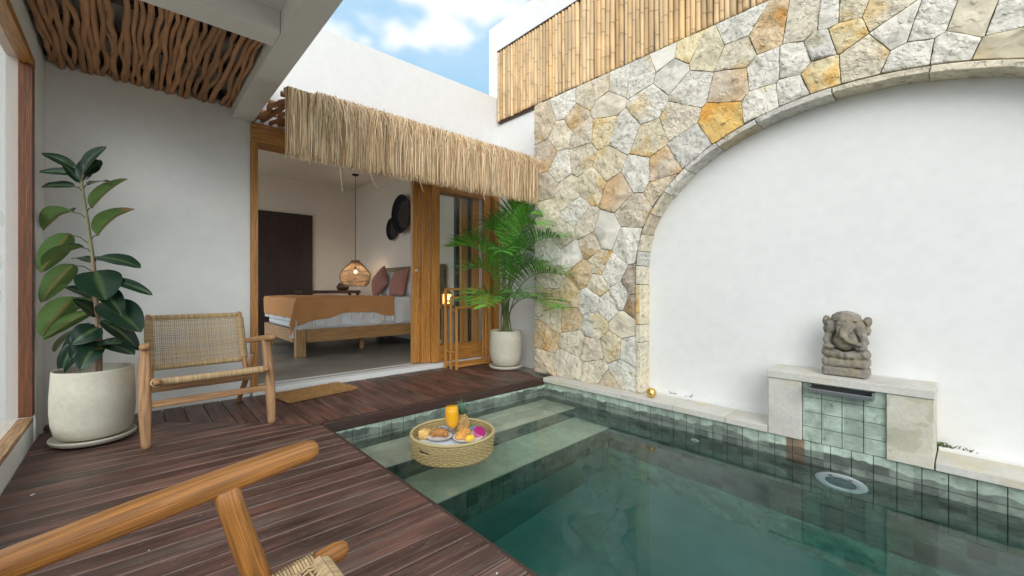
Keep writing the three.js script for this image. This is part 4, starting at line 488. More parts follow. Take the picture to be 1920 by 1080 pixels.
// ---------------------------------------------------------------- plants
function potSoil(parent, r, y, seed) { const q = rng(seed), b = []; for (let k = 0; k < 70; k++) { const a = q() * 6.28, d = Math.sqrt(q()) * r * 0.95, g = new THREE.IcosahedronGeometry(0.004 + q() * 0.007, 0); g.rotateX(q() * 6); g.translate(d * Math.cos(a), y + 0.003, d * Math.sin(a)); b.push(g); } const disc = new THREE.CircleGeometry(r, 40).rotateX(-Math.PI / 2).translate(0, y, 0).toNonIndexed(); stuff(part('soil', join([disc, ...b]), M.soil, parent)); }
{
  const pot = thing('plant_pot', 'large round off-white pot on a saucer at the glazed wall', 'pot', [-0.165, 0, -3.69]);
  part('pot_body', lathe([[0.001, 0.035], [0.125, 0.036], [0.155, 0.046], [0.177, 0.075], [0.189, 0.13], [0.194, 0.21], [0.193, 0.3], [0.187, 0.42], [0.186, 0.447], [0.182, 0.452], [0.174, 0.448], [0.172, 0.43], [0.172, 0.37], [0.001, 0.36]], 64), M.pot, pot);
  part('saucer', lathe([[0.001, 0.008], [0.165, 0.008], [0.192, 0.02], [0.2, 0.038], [0.198, 0.045], [0.19, 0.044], [0.18, 0.032], [0.001, 0.03]], 64), M.pot, pot);
  for (let k = 0; k < 3; k++) { const a = k * 2.1 + 0.5; part('foot', new THREE.CylinderGeometry(0.016, 0.014, 0.012, 12).translate(0.13 * Math.cos(a), 0.006, 0.13 * Math.sin(a)), M.pot, pot); }
  potSoil(pot, 0.171, 0.4, 3);
  const pl = thing('rubber_plant', 'tall rubber plant with broad dark glossy leaves in the round pot', 'plant'), stem = [[-0.156, 0.409, -3.686], [-0.152, 0.61, -3.683], [-0.155, 0.802, -3.685], [-0.169, 1.089, -3.698], [-0.189, 1.3, -3.716], [-0.206, 1.453, -3.732], [-0.223, 1.616, -3.747]].map(p => V(...p)), r = rng(55), LV = [[-0.22, 1.664, -3.745, -0.114, 1.836, -3.648, 0.107, 35.0], [-0.248, 1.693, -3.77, -0.408, 1.798, -3.916, 0.062, 30.0], [-0.248, 1.664, -3.77, -0.433, 1.669, -3.872, 0.052, 15.0], [-0.255, 1.587, -3.777, -0.446, 1.591, -3.951, 0.059, 25.0], [-0.199, 1.664, -3.725, -0.137, 1.766, -3.737, 0.076, 40.0], [-0.191, 1.597, -3.719, -0.09, 1.601, -3.545, 0.062, 25.0], [-0.177, 1.45, -3.706, -0.015, 1.635, -3.557, 0.079, -25.0], [-0.149, 1.277, -3.68, 0.018, 1.45, -3.528, 0.103, -28.0], [-0.262, 1.43, -3.783, -0.531, 1.329, -4.029, 0.103, 12.0], [-0.279, 1.291, -3.799, -0.476, 1.049, -3.911, 0.114, -50.0], [-0.213, 1.208, -3.738, -0.398, 1.091, -3.799, 0.097, -14.0], [-0.146, 1.147, -3.677, 0.049, 1.08, -3.499, 0.107, 40.0], [-0.166, 1.109, -3.695, -0.275, 1.143, -3.903, 0.069, 15.0], [-0.262, 1.099, -3.783, -0.48, 0.864, -3.942, 0.107, -55.0], [-0.16, 1.055, -3.69, -0.108, 0.882, -3.48, 0.186, 75.0], [-0.078, 1.003, -3.615, 0.103, 0.907, -3.45, 0.062, -15.0], [-0.177, 0.888, -3.706, -0.291, 0.955, -3.701, 0.079, 20.0], [-0.255, 0.894, -3.777, -0.404, 0.653, -3.859, 0.138, -35.0], [-0.177, 0.802, -3.706, -0.389, 0.639, -3.79, 0.079, -45.0], [-0.121, 0.859, -3.654, 0.048, 0.684, -3.419, 0.166, 50.0], [-0.142, 0.706, -3.674, -0.257, 0.617, -3.616, 0.121, 55.0], [-0.135, 0.745, -3.667, 0.043, 0.554, -3.586, 0.103, 25.0], [-0.135, 0.62, -3.667, 0.02, 0.55, -3.417, 0.097, 50.0], [-0.177, 0.706, -3.706, -0.312, 0.438, -3.829, 0.134, 40.0], [-0.191, 0.725, -3.719, -0.365, 0.541, -3.986, 0.093, 20.0], [-0.262, 0.61, -3.783, -0.316, 0.413, -3.806, 0.069, 35.0], [-0.152, 0.955, -3.683, -0.035, 0.789, -3.44, 0.107, 40.0], [-0.155, 0.773, -3.685, -0.255, 0.881, -3.641, 0.097, 35.0], [-0.146, 0.61, -3.677, -0.219, 0.462, -3.554, 0.103, 50.0], [-0.132, 0.725, -3.664, -0.025, 0.826, -3.703, 0.093, 35.0], [-0.166, 0.63, -3.695, -0.261, 0.531, -3.62, 0.097, 40.0], [-0.16, 0.879, -3.69, -0.319, 0.775, -3.916, 0.09, -35.0], [-0.225, 1.622, -3.75, -0.174, 1.802, -3.784, 0.076, 30.0], [-0.231, 1.61, -3.755, -0.307, 1.714, -3.77, 0.059, 40.0], [-0.146, 0.534, -3.677, -0.041, 0.629, -3.391, 0.079, 45.0]], cam = V(0, 0.95, 0);
  const cur = new THREE.CatmullRomCurve3(stem), sp = cur.getPoints(40); part('trunk', new Build().tube(sp, sp.map((p, i) => mix(0.0145, 0.006, i / 40) * (1 + (i % 5 === 0 ? 0.12 : 0))), 9, t => t < 0.55 ? [0.26, 0.17, 0.11] : [0.2, 0.2, 0.1]).geo(), M.stemMat, pl);
  part('side_trunk', new Build().tube([V(stem[0].x + 0.018, 0.4, stem[0].z + 0.01), V(stem[1].x + 0.016, 0.55, stem[1].z + 0.012), V(stem[2].x + 0.02, 0.74, stem[2].z + 0.015)], [0.01, 0.009, 0.007], 8, [0.24, 0.16, 0.1]).geo(), M.stemMat, pl);
  LV.forEach((l, li) => {
    const B = V(l[0], l[1], l[2]), T = V(l[3], l[4], l[5]), W = l[6] * 1.15, roll = ([6, 7, 8, 10].includes(li) ? 8 : [1, 2, 3, 15].includes(li) ? 58 : Math.sign(l[7]) * Math.max(Math.abs(l[7]), 32)) * Math.PI / 180;
    for (const p of [B, T]) p.x = Math.max(p.x, p.z < -3.86 ? -0.415 : -0.478); if (T.z < -4.25) T.z = -4.25;
    const A = T.clone().sub(B), L = A.length(); A.normalize(); const toCam = cam.clone().sub(B).normalize(), ref = V(0, Math.cos(roll), 0).addScaledVector(toCam, Math.sin(roll)), N = ref.addScaledVector(A, -ref.dot(A)).normalize(), S = A.clone().cross(N).normalize();
    const b = new Build(), nu = 14, nv = 8, fold = [6, 7, 8, 10].includes(li), dark = jit([0.009, 0.026, 0.014], r, 0.6), under = jit([0.13, 0.22, 0.07], r, 0.3), yellow = r() < 0.3, droop = 0.04 + r() * 0.05, cup = (fold ? 0.75 : 0.16) + r() * 0.12;
    const surf = (t, q) => { const w = W * 0.5 * Math.pow(Math.sin(Math.PI * Math.pow(t, 0.8) * 0.985 + 0.02), 0.62) * (t > 0.93 ? mix(1, 0.3, (t - 0.93) / 0.07) : 1); return B.clone().addScaledVector(A, L * t).addScaledVector(S, q * w).addScaledVector(N, droop * L * Math.sin(Math.PI * t) + Math.abs(q) * w * cup - 0.3 * droop * L * t * t + (vn(t * 5 + li, q * 2, 4096, 4096, 91) - 0.5) * 0.006); };
    for (const side of [0, 1]) { const o = b.n; for (let i = 0; i <= nu; i++) for (let j = 0; j <= nv; j++) { const t = i / nu, q = j / nv * 2 - 1, p = surf(t, q), rib = Math.abs(q) < 0.05; let c = side ? under : dark; if (rib) c = side ? [0.3, 0.26, 0.1] : [0.06, 0.1, 0.04]; if (yellow && t > 0.85 && side) c = [0.4, 0.25, 0.12]; const vein = 0.88 + 0.24 * vn(t * 30 + Math.abs(q) * 4, q * 3, 4096, 4096, 95); p.addScaledVector(N, side ? -0.0009 : 0.0009); b.vert(p, c.map(x => x * vein), t, q); } for (let i = 0; i < nu; i++) for (let j = 0; j < nv; j++) { const a = o + i * (nv + 1) + j, d = a + nv + 1; side ? b.i.push(a, a + 1, d, a + 1, d + 1, d) : b.i.push(a, d, a + 1, a + 1, d, d + 1); } }
    const lf = part('leaf', b.geo(), M.leaf, pl); let best = 0, bd = 9; sp.forEach((p, i) => { const d = Math.abs(p.y - (B.y - 0.03 - 0.25 * Math.hypot(p.x - B.x, p.z - B.z))); if (d < bd) { bd = d; best = i; } }); const s0 = sp[best], mid = s0.clone().lerp(B, 0.5).add(V(0, 0.012, 0)); part('petiole', new Build().tube([s0, mid, B.clone().addScaledVector(A, 0.01)], 0.0032, 6, [0.07, 0.06, 0.03]).geo(), M.stemMat, lf);
  });
  part('bud_sheath', new Build().tube([sp[40], sp[40].clone().add(V(0.01, 0.05, 0.01)), sp[40].clone().add(V(0.02, 0.09, 0.015))], [0.007, 0.006, 0.001], 7, [0.12, 0.09, 0.04]).geo(), M.stemMat, pl);
}
{
  const pot = thing('plant_pot', 'tall cream pot on a saucer in the corner by the stone wall', 'pot', [3.3, 0, -3.72]);
  part('pot_body', lathe([[0.001, 0.035], [0.12, 0.036], [0.158, 0.06], [0.185, 0.12], [0.195, 0.2], [0.195, 0.33], [0.188, 0.435], [0.186, 0.448], [0.18, 0.45], [0.174, 0.445], [0.172, 0.4], [0.001, 0.39]], 56), M.pot, pot);
  part('saucer', lathe([[0.001, 0.001], [0.16, 0.001], [0.19, 0.012], [0.2, 0.034], [0.196, 0.042], [0.186, 0.034], [0.001, 0.03]], 56), M.pot, pot); potSoil(pot, 0.172, 0.42, 4);
  const pl = thing('palm_plant', 'bushy green palm with arching fronds in the cream pot', 'plant'), r = rng(66), base = V(3.3, 0.41, -3.72);
  const tips = [[3.36, 1.9, -3.46, 0.5], [2.72, 1.42, -3.98, 0.1], [3.22, 1.46, -2.8, 0.1], [3.14, 1.08, -2.72, 0.3], [3.17, 0.74, -2.86, 0.45], [3.2, 1.62, -3.1, 0.4], [2.86, 1.16, -3.86, 0.25], [2.72, 0.82, -3.66, 0.4], [3.22, 1.72, -3.86, 0.4], [2.95, 0.86, -3.1, 0.45], [2.74, 0.76, -3.4, 0.45], [2.98, 1.34, -3.4, 0.3], [3.12, 1.14, -3.06, 0.4], [3.05, 1.62, -3.75, 0.5], [3.5, 1.4, -3.55, 0.4], [2.95, 1.5, -4.1, 0.2], [3.35, 1.2, -3.2, 0.4], [3.3, 1.78, -3.3, 0.3]];
  tips.forEach(([x, y, z, up], fi) => {
    const b = new Build(), P0 = base.clone().add(V((r() - 0.5) * 0.1, 0, (r() - 0.5) * 0.1)), P2 = V(x, y, z), hor = P2.clone().sub(P0); hor.y = 0; const P1 = P0.clone().addScaledVector(hor, 0.18).setY(Math.max(y + 0.14 + 0.12 * up, 1.05)), cur = new THREE.QuadraticBezierCurve3(P0, P1, P2), L = cur.getLength(), pts = cur.getPoints(26), tone = 0.8 + r() * 0.5, lime = r() < 0.25 ? 1.35 : 1;
    b.tube(pts, t => mix(0.0085, 0.0016, t), 6, t => t < 0.4 ? [0.16, 0.2, 0.06] : [0.11, 0.2, 0.04]);
    const n = Math.max(14, Math.round(L * 18)); for (let k = 0; k < n; k++) for (const s of [-1, 1]) { const t = 0.44 + 0.56 * (k + 0.3 + r() * 0.4) / n, p = cur.getPoint(t), T = cur.getTangent(t), S = T.clone().cross(V(0, 1, 0)).normalize().multiplyScalar(s), U = S.clone().cross(T).multiplyScalar(s).normalize(); if (U.y < 0) U.negate(); const f = (t - 0.44) / 0.56, len = (0.2 + 0.22 * Math.sin(Math.PI * Math.min(1, f * 0.82 + 0.14))) * (0.8 + r() * 0.35) * (f > 0.9 ? 0.75 : 1), fw = mix(0.45, 1.5, f), dir = S.clone().addScaledVector(T, fw).addScaledVector(U, 0.62 + (r() - 0.5) * 0.3).normalize(), q = []; const droop = 0.12 + 0.25 * r(); for (let i = 0; i <= 5; i++) { const e = i / 5; q.push(p.clone().addScaledVector(dir, len * e).add(V(0, -droop * len * e * e, 0))); } for (const v of q) { v.x = Math.min(v.x, v.z > -3.36 ? 3.36 : 3.66); v.y = Math.max(v.y, 0.03); }
      const side = dir.clone().cross(U).normalize().multiplyScalar(0.9).addScaledVector(U, 0.35 * s).normalize(), w = 0.0145 + r() * 0.005, dry = r() < 0.06, c0 = jit([0.12 * lime, 0.31 * tone * lime, 0.05], r, 0.5); b.ribbon(q, side, [w * 0.5, w, w * 1.02, w * 0.85, w * 0.55, w * 0.08], e => dry && e > 0.5 ? [0.3, 0.24, 0.1] : e > 0.93 ? [0.22, 0.2, 0.06] : c0); }
    part('frond', b.geo(), M.palm, pl);
  });
  for (let k = 0; k < 9; k++) { const a = r() * 6.28, d = r() * 0.06; part('cane', new Build().tube([base.clone().add(V(d * Math.cos(a), 0, d * Math.sin(a))), base.clone().add(V(d * 1.3 * Math.cos(a), 0.14 + r() * 0.15, d * 1.3 * Math.sin(a)))], [0.012, 0.006], 6, [0.24, 0.25, 0.1]).geo(), M.stemMat, pl); }
}
{ // weeds along the foot of the niche
  const r = rng(31), b = new Build(); for (const [z, n] of [[-0.115, 26], [-0.07, 14], [0.0, 8], [-1.75, 6], [-1.62, 5]]) for (let k = 0; k < n; k++) { const p = V(3.5 + r() * 0.03, 0.02, z + (r() - 0.5) * 0.05), a = r() * 6.28, l = 0.008 + r() * 0.018; b.ribbon([p, p.clone().add(V(Math.cos(a) * l * 0.5 - 0.004, l * 0.8, Math.sin(a) * l * 0.6)), p.clone().add(V(Math.cos(a) * l - 0.006, l, Math.sin(a) * l))], V(0.5, 0, 0.86), [0.004, 0.007, 0.002], jit([0.09, 0.12, 0.04], r, 0.6)); }
  const m = part('small_weeds', b.geo(), M.straw); m.userData = { kind: 'stuff', label: 'tiny green weeds along the foot of the white niche', category: 'weeds' };
}

// ---------------------------------------------------------------- fountain, statue, small things
{
  const f = thing('fountain_plinth', 'pale stone plinth with a tiled water spout panel below the statue', 'fountain');
  part('pier', uvBox(box(3.24, 3.538, -0.0455, 0.338, -0.937, -0.744, 0.005), 0.2, 0.4), M.limestone, f); part('pier', uvBox(box(3.24, 3.538, -0.0455, 0.338, -0.328, -0.132, 0.005), 2.6, 1.4), M.limestoneStained, f);
  part('top_slab', uvBox(box(3.232, 3.538, 0.339, 0.39, -0.942, -0.127, 0.006), 1.1, 2.2), M.limestone, f);
  part('panel_core', box(3.271, 3.538, -0.045, 0.338, -0.743, -0.329, 0), M.grout, f);
  for (let i = 0; i < 4; i++) for (let j = 0; j < 4; j++) tileX(f, PX1, -0.742 + i * 0.1032, -0.046 + j * 0.0955, 0.1032, 0.0955);
  part('spout_tray', box(3.175, 3.262, 0.296, 0.302, -0.685, -0.38, 0.002), M.steel, f); part('spout_lip', box(3.168, 3.178, 0.292, 0.318, -0.687, -0.378, 0.002), M.steel, f); for (const z of [-0.687, -0.384]) part('spout_end', box(3.172, 3.262, 0.29, 0.333, z, z + 0.006, 0.001), M.steel, f); part('spout_slot', box(3.255, 3.261, 0.303, 0.33, -0.68, -0.386, 0), M.black, f);
}
{ // the statue: a seated elephant-headed figure carved from one block
  const N = 118, S = 0.235, mc = new MarchingCubes(N, M.dark, false, false, 400000); mc.isolation = 0;
  const smin = (a, b, k) => { const h = clamp(0.5 + 0.5 * (b - a) / k); return mix(b, a, h) - k * h * (1 - h); };
  const ell = (x, y, z, a, b, c) => { const k = Math.hypot(x / a, y / b, z / c); return (k - 1) * Math.min(a, b, c); }, rb = (x, y, z, a, b, c, r) => { const X = Math.abs(x) - a + r, Y = Math.abs(y) - b + r, Z = Math.abs(z) - c + r; return Math.hypot(Math.max(X, 0), Math.max(Y, 0), Math.max(Z, 0)) + Math.min(Math.max(X, Y, Z), 0) - r; };
  const cap = (x, y, z, A, B, ra, rb2) => { const px = x - A[0], py = y - A[1], pz = z - A[2], bx = B[0] - A[0], by = B[1] - A[1], bz = B[2] - A[2], h = clamp((px * bx + py * by + pz * bz) / (bx * bx + by * by + bz * bz)); return Math.hypot(px - bx * h, py - by * h, pz - bz * h) - mix(ra, rb2, h); };
  function sdf(x, y, z) {
    const ax = Math.abs(x);
    let d = rb(x, y - 0.03, z, 0.114, 0.029, 0.083, 0.016); d = Math.min(d, rb(x, y - 0.086, z - 0.002, 0.115, 0.025, 0.086, 0.02));
    let legs = cap(ax, y, z, [0.09, 0.142, 0.02], [0.012, 0.135, 0.072], 0.034, 0.022); legs = smin(legs, ell(ax - 0.088, y - 0.146, z - 0.018, 0.034, 0.033, 0.05), 0.01); d = smin(d, legs, 0.005);
    let body = ell(x, y - 0.212, z - 0.02, 0.064, 0.052, 0.062); body = smin(body, ell(x, y - 0.27, z + 0.005, 0.07, 0.055, 0.045), 0.02); body = smin(body, rb(x, y - 0.24, z + 0.045, 0.098, 0.115, 0.03, 0.025), 0.012); d = smin(d, body, 0.006);
    let arm = cap(ax, y, z, [0.08, 0.285, 0.012], [0.096, 0.225, 0.03], 0.022, 0.019); arm = smin(arm, cap(ax, y, z, [0.096, 0.22, 0.03], [0.082, 0.185, 0.066], 0.019, 0.017), 0.008); arm = smin(arm, ell(ax - 0.08, y - 0.186, z - 0.068, 0.03, 0.017, 0.02), 0.006); d = smin(d, arm, 0.005);
    let head = ell(x, y - 0.318, z - 0.035, 0.05, 0.048, 0.046); head = smin(head, ell(ax - 0.02, y - 0.343, z - 0.06, 0.02, 0.014, 0.014), 0.008); head = smin(head, ell(ax - 0.024, y - 0.29, z - 0.062, 0.018, 0.024, 0.018), 0.01); d = smin(d, head, 0.006);
    d = smin(d, ell(ax - 0.07, y - 0.312, z - 0.03, 0.032, 0.046, 0.014), 0.004);
    d = smin(d, ell(ax - 0.104, y - 0.345, z + 0.012, 0.022, 0.034, 0.026), 0.005); d = smin(d, ell(ax - 0.104, y - 0.292, z + 0.012, 0.018, 0.03, 0.022), 0.004);
    let cr = ell(x, y - 0.36, z - 0.004, 0.078, 0.052, 0.058); cr = Math.max(cr, 0.345 - y); d = smin(d, cr, 0.004); d = smin(d, ell(x, y - 0.354, z - 0.006, 0.08, 0.008, 0.064), 0.003); d = smin(d, ell(x, y - 0.385, z - 0.04, 0.016, 0.016, 0.012), 0.003);
    let tr = cap(x, y, z, [0, 0.3, 0.078], [0.0, 0.262, 0.094], 0.021, 0.018); tr = smin(tr, cap(x, y, z, [0.0, 0.262, 0.094], [0.022, 0.232, 0.098], 0.018, 0.0155), 0.006); tr = smin(tr, cap(x, y, z, [0.022, 0.232, 0.098], [0.062, 0.212, 0.09], 0.0155, 0.012), 0.006); tr = smin(tr, cap(x, y, z, [0.062, 0.212, 0.09], [0.08, 0.208, 0.082], 0.012, 0.013), 0.005); tr -= 0.0012 * Math.sin((x * 1.2 - y) * 420); d = smin(d, tr, 0.003);
    d = smin(d, cap(ax, y, z, [0.024, 0.272, 0.08], [0.034, 0.256, 0.096], 0.006, 0.003), 0.002);
    for (let k = 0; k < 4; k++) d = Math.max(d, -cap(x, y, z, [-0.016, 0.118 + k * 0.011, 0.1], [0.016, 0.118 + k * 0.011, 0.1], 0.0026, 0.0026)); for (let k = 0; k < 3; k++) d = Math.max(d, -cap(ax, y, z, [0.058, 0.18 + k * 0.007, 0.086], [0.1, 0.18 + k * 0.007, 0.082], 0.0016, 0.0016)); d = Math.max(d, -(ell(ax - 0.023, y - 0.318, z - 0.08, 0.006, 0.003, 0.006)));
    if (d < 0.02) d += (vn3(x * 60, y * 60, z * 60, 7) - 0.5) * 0.0045 + (vn3(x * 170, y * 170, z * 170, 8) - 0.5) * 0.0022;
    return d;
  }
  const F = mc.field; for (let k = 0; k < N; k++) for (let j = 0; j < N; j++) for (let i = 0; i < N; i++) { const q = a => (a - N / 2) / (N / 2) * S; F[i + j * N + k * N * N] = -sdf(q(i), q(j) + 0.21, q(k)); }
  mc.update(); const g = new THREE.BufferGeometry(), n = mc.count; const P = new Float32Array(mc.positionArray.slice(0, n * 3)), Nn = new Float32Array(mc.normalArray.slice(0, n * 3)); for (let i = 0; i < P.length; i++) P[i] *= S; const col = new Float32Array(n * 3); for (let i = 0; i < n; i++) { P[i * 3 + 1] += 0.21; const x = P[i * 3], y = P[i * 3 + 1], z = P[i * 3 + 2], k = 0.75 + 0.5 * vn3(x * 30, y * 30, z * 30, 15) * (0.8 + 0.4 * vn3(x * 140, y * 140, z * 140, 16)), m = step(0.5, 0.75, vn3(x * 18 + 9, y * 26, z * 18, 17)); col[i * 3] = mix(0.25, 0.27, m) * k; col[i * 3 + 1] = mix(0.225, 0.235, m) * k; col[i * 3 + 2] = mix(0.185, 0.165, m) * k; }
  g.setAttribute('position', new THREE.BufferAttribute(P, 3)); g.setAttribute('normal', new THREE.BufferAttribute(Nn, 3)); g.setAttribute('color', new THREE.BufferAttribute(col, 3)); uvBox(g);
  const m = single('stone_statue', g, VC({ roughness: 0.92, bumpMap: rep(rockBump.clone(), 3, 3), bumpScale: 0.006 }), 'weathered grey stone statue of a seated elephant-headed figure on the plinth', 'statue', [3.39, 0.391, -0.535]); m.rotation.y = -Math.PI / 2;
}
{ // pool light and inlet on the wall under the arch
  const l = thing('pool_light', 'round white pool light under water below the spout', 'pool light', [PX1 - 0.001, -0.365, -0.54]); const ring = lathe([[0.078, 0.0], [0.13, 0.0], [0.133, 0.012], [0.122, 0.026], [0.086, 0.03], [0.078, 0.022]], 56); ring.rotateZ(Math.PI / 2); part('ring', ring, std({ color: C(0.92, 0.94, 0.98), roughness: 0.35 }), l); const lens = lathe([[0.001, 0.024], [0.05, 0.021], [0.08, 0.012]], 40); lens.rotateZ(Math.PI / 2); part('lens', lens, std({ color: C(0.3, 0.36, 0.4), roughness: 0.2, side: THREE.DoubleSide }), l);
  for (const a of [0.5, -0.5]) for (const e of [-0.07, 0, 0.07]) part('vent_slot', new THREE.BoxGeometry(0.003, 0.018, 0.004).rotateX(a + e).translate(-0.0285, 0.104 * Math.cos(a + e), 0.104 * Math.sin(a + e)), M.black, l);
  const i = thing('pool_inlet', 'small white water inlet on the pool wall below the niche', 'inlet', [PX1 - 0.001, -0.34, -1.45]); const e = lathe([[0.012, 0.004], [0.012, 0.014], [0.03, 0.01], [0.034, 0]], 28); e.rotateZ(Math.PI / 2); part('collar', e, M.white, i); part('opening', new THREE.CircleGeometry(0.012, 20).rotateY(-Math.PI / 2).translate(-0.005, 0, 0), M.black, i);
}
single('gold_ball', (() => { const g = new THREE.IcosahedronGeometry(0.042, 4), p = g.attributes.position; for (let i = 0; i < p.count; i++) { const v = V(p.getX(i), p.getY(i), p.getZ(i)), k = 1 + (vn3(v.x * 60 + 9, v.y * 60 + 9, v.z * 60 + 9, 3) - 0.5) * 0.05; p.setXYZ(i, v.x * k, v.y * k, v.z * k); } g.computeVertexNormals(); return g; })(), M.gold, 'small shiny gold ball at the foot of the arch jamb', 'ball', [3.335, 0.044, -1.86]);
{ // doormat of coir
  const m = thing('doormat', 'tan coir doormat on the deck at the bedroom threshold', 'mat', [1.235, 0, -4.0], 0.16), r = rng(15), w = 0.62, d = 0.38; part('backing', new RoundedBoxGeometry(w, 0.012, d, 1, 0.004).translate(0, 0.009, 0), std({ color: C(0.32, 0.18, 0.07), roughness: 1 }), m); const b = new Build(); for (let k = 0; k < 9000; k++) { const x = (r() - 0.5) * w, z = (r() - 0.5) * d, edge = Math.max(Math.abs(x) / (w / 2), Math.abs(z) / (d / 2)); const p = V(x, 0.012, z), a = r() * 6.28, l = 0.009 + r() * 0.007, o = edge > 0.97 ? 0.006 : 0.003; const out = edge > 0.95 ? V(Math.abs(x) / w > Math.abs(z) / d ? Math.sign(x) : 0, 0, Math.abs(x) / w > Math.abs(z) / d ? 0 : Math.sign(z)).multiplyScalar(0.008) : V(0, 0, 0); b.ribbon([p, p.clone().add(V(Math.cos(a) * o, l, Math.sin(a) * o)).add(out)], V(Math.cos(a + 1.5), 0, Math.sin(a + 1.5)), [0.0032, 0.0014], jit([0.5, 0.29, 0.11], r, 0.6)); } stuff(part('pile', b.geo(), M.straw, m));
}
{ // towel rack of three stepped frames
  const t = thing('towel_rack', 'stepped wooden towel rack of three open frames by the glass', 'rack'), k = 0.027; const fr = [[2.775, 3.3, 0.735, -4.02], [2.76, 3.32, 0.85, -4.11], [2.745, 3.34, 0.95, -4.2]];
  fr.forEach(([x0, x1, h, z], i) => { part('upright', wbox('y', x0, x0 + k, 0.001, h - k - 0.001, z, z + k, 0.003), M.honey, t); part('upright', wbox('y', x1 - k, x1, 0.001, h - k - 0.001, z, z + k, 0.003), M.honey, t); part('top_bar', wbox('x', x0, x1, h - k, h, z, z + k, 0.003), M.honey, t); part('bottom_bar', wbox('x', x0 + k + 0.001, x1 - k - 0.001, 0.03, 0.03 + k, z, z + k, 0.003), M.honey, t); if (i) { for (const x of [x0 + 0.003, x1 - k + 0.001]) { part('link', wbox('z', x, x + 0.018, 0.2, 0.218, z + k + 0.001, fr[i - 1][3] - 0.001, 0.003), M.honey, t); part('link', wbox('z', x, x + 0.018, fr[i - 1][2] - 0.06, fr[i - 1][2] - 0.042, z + k + 0.001, fr[i - 1][3] - 0.001, 0.003), M.honey, t); } } });
}

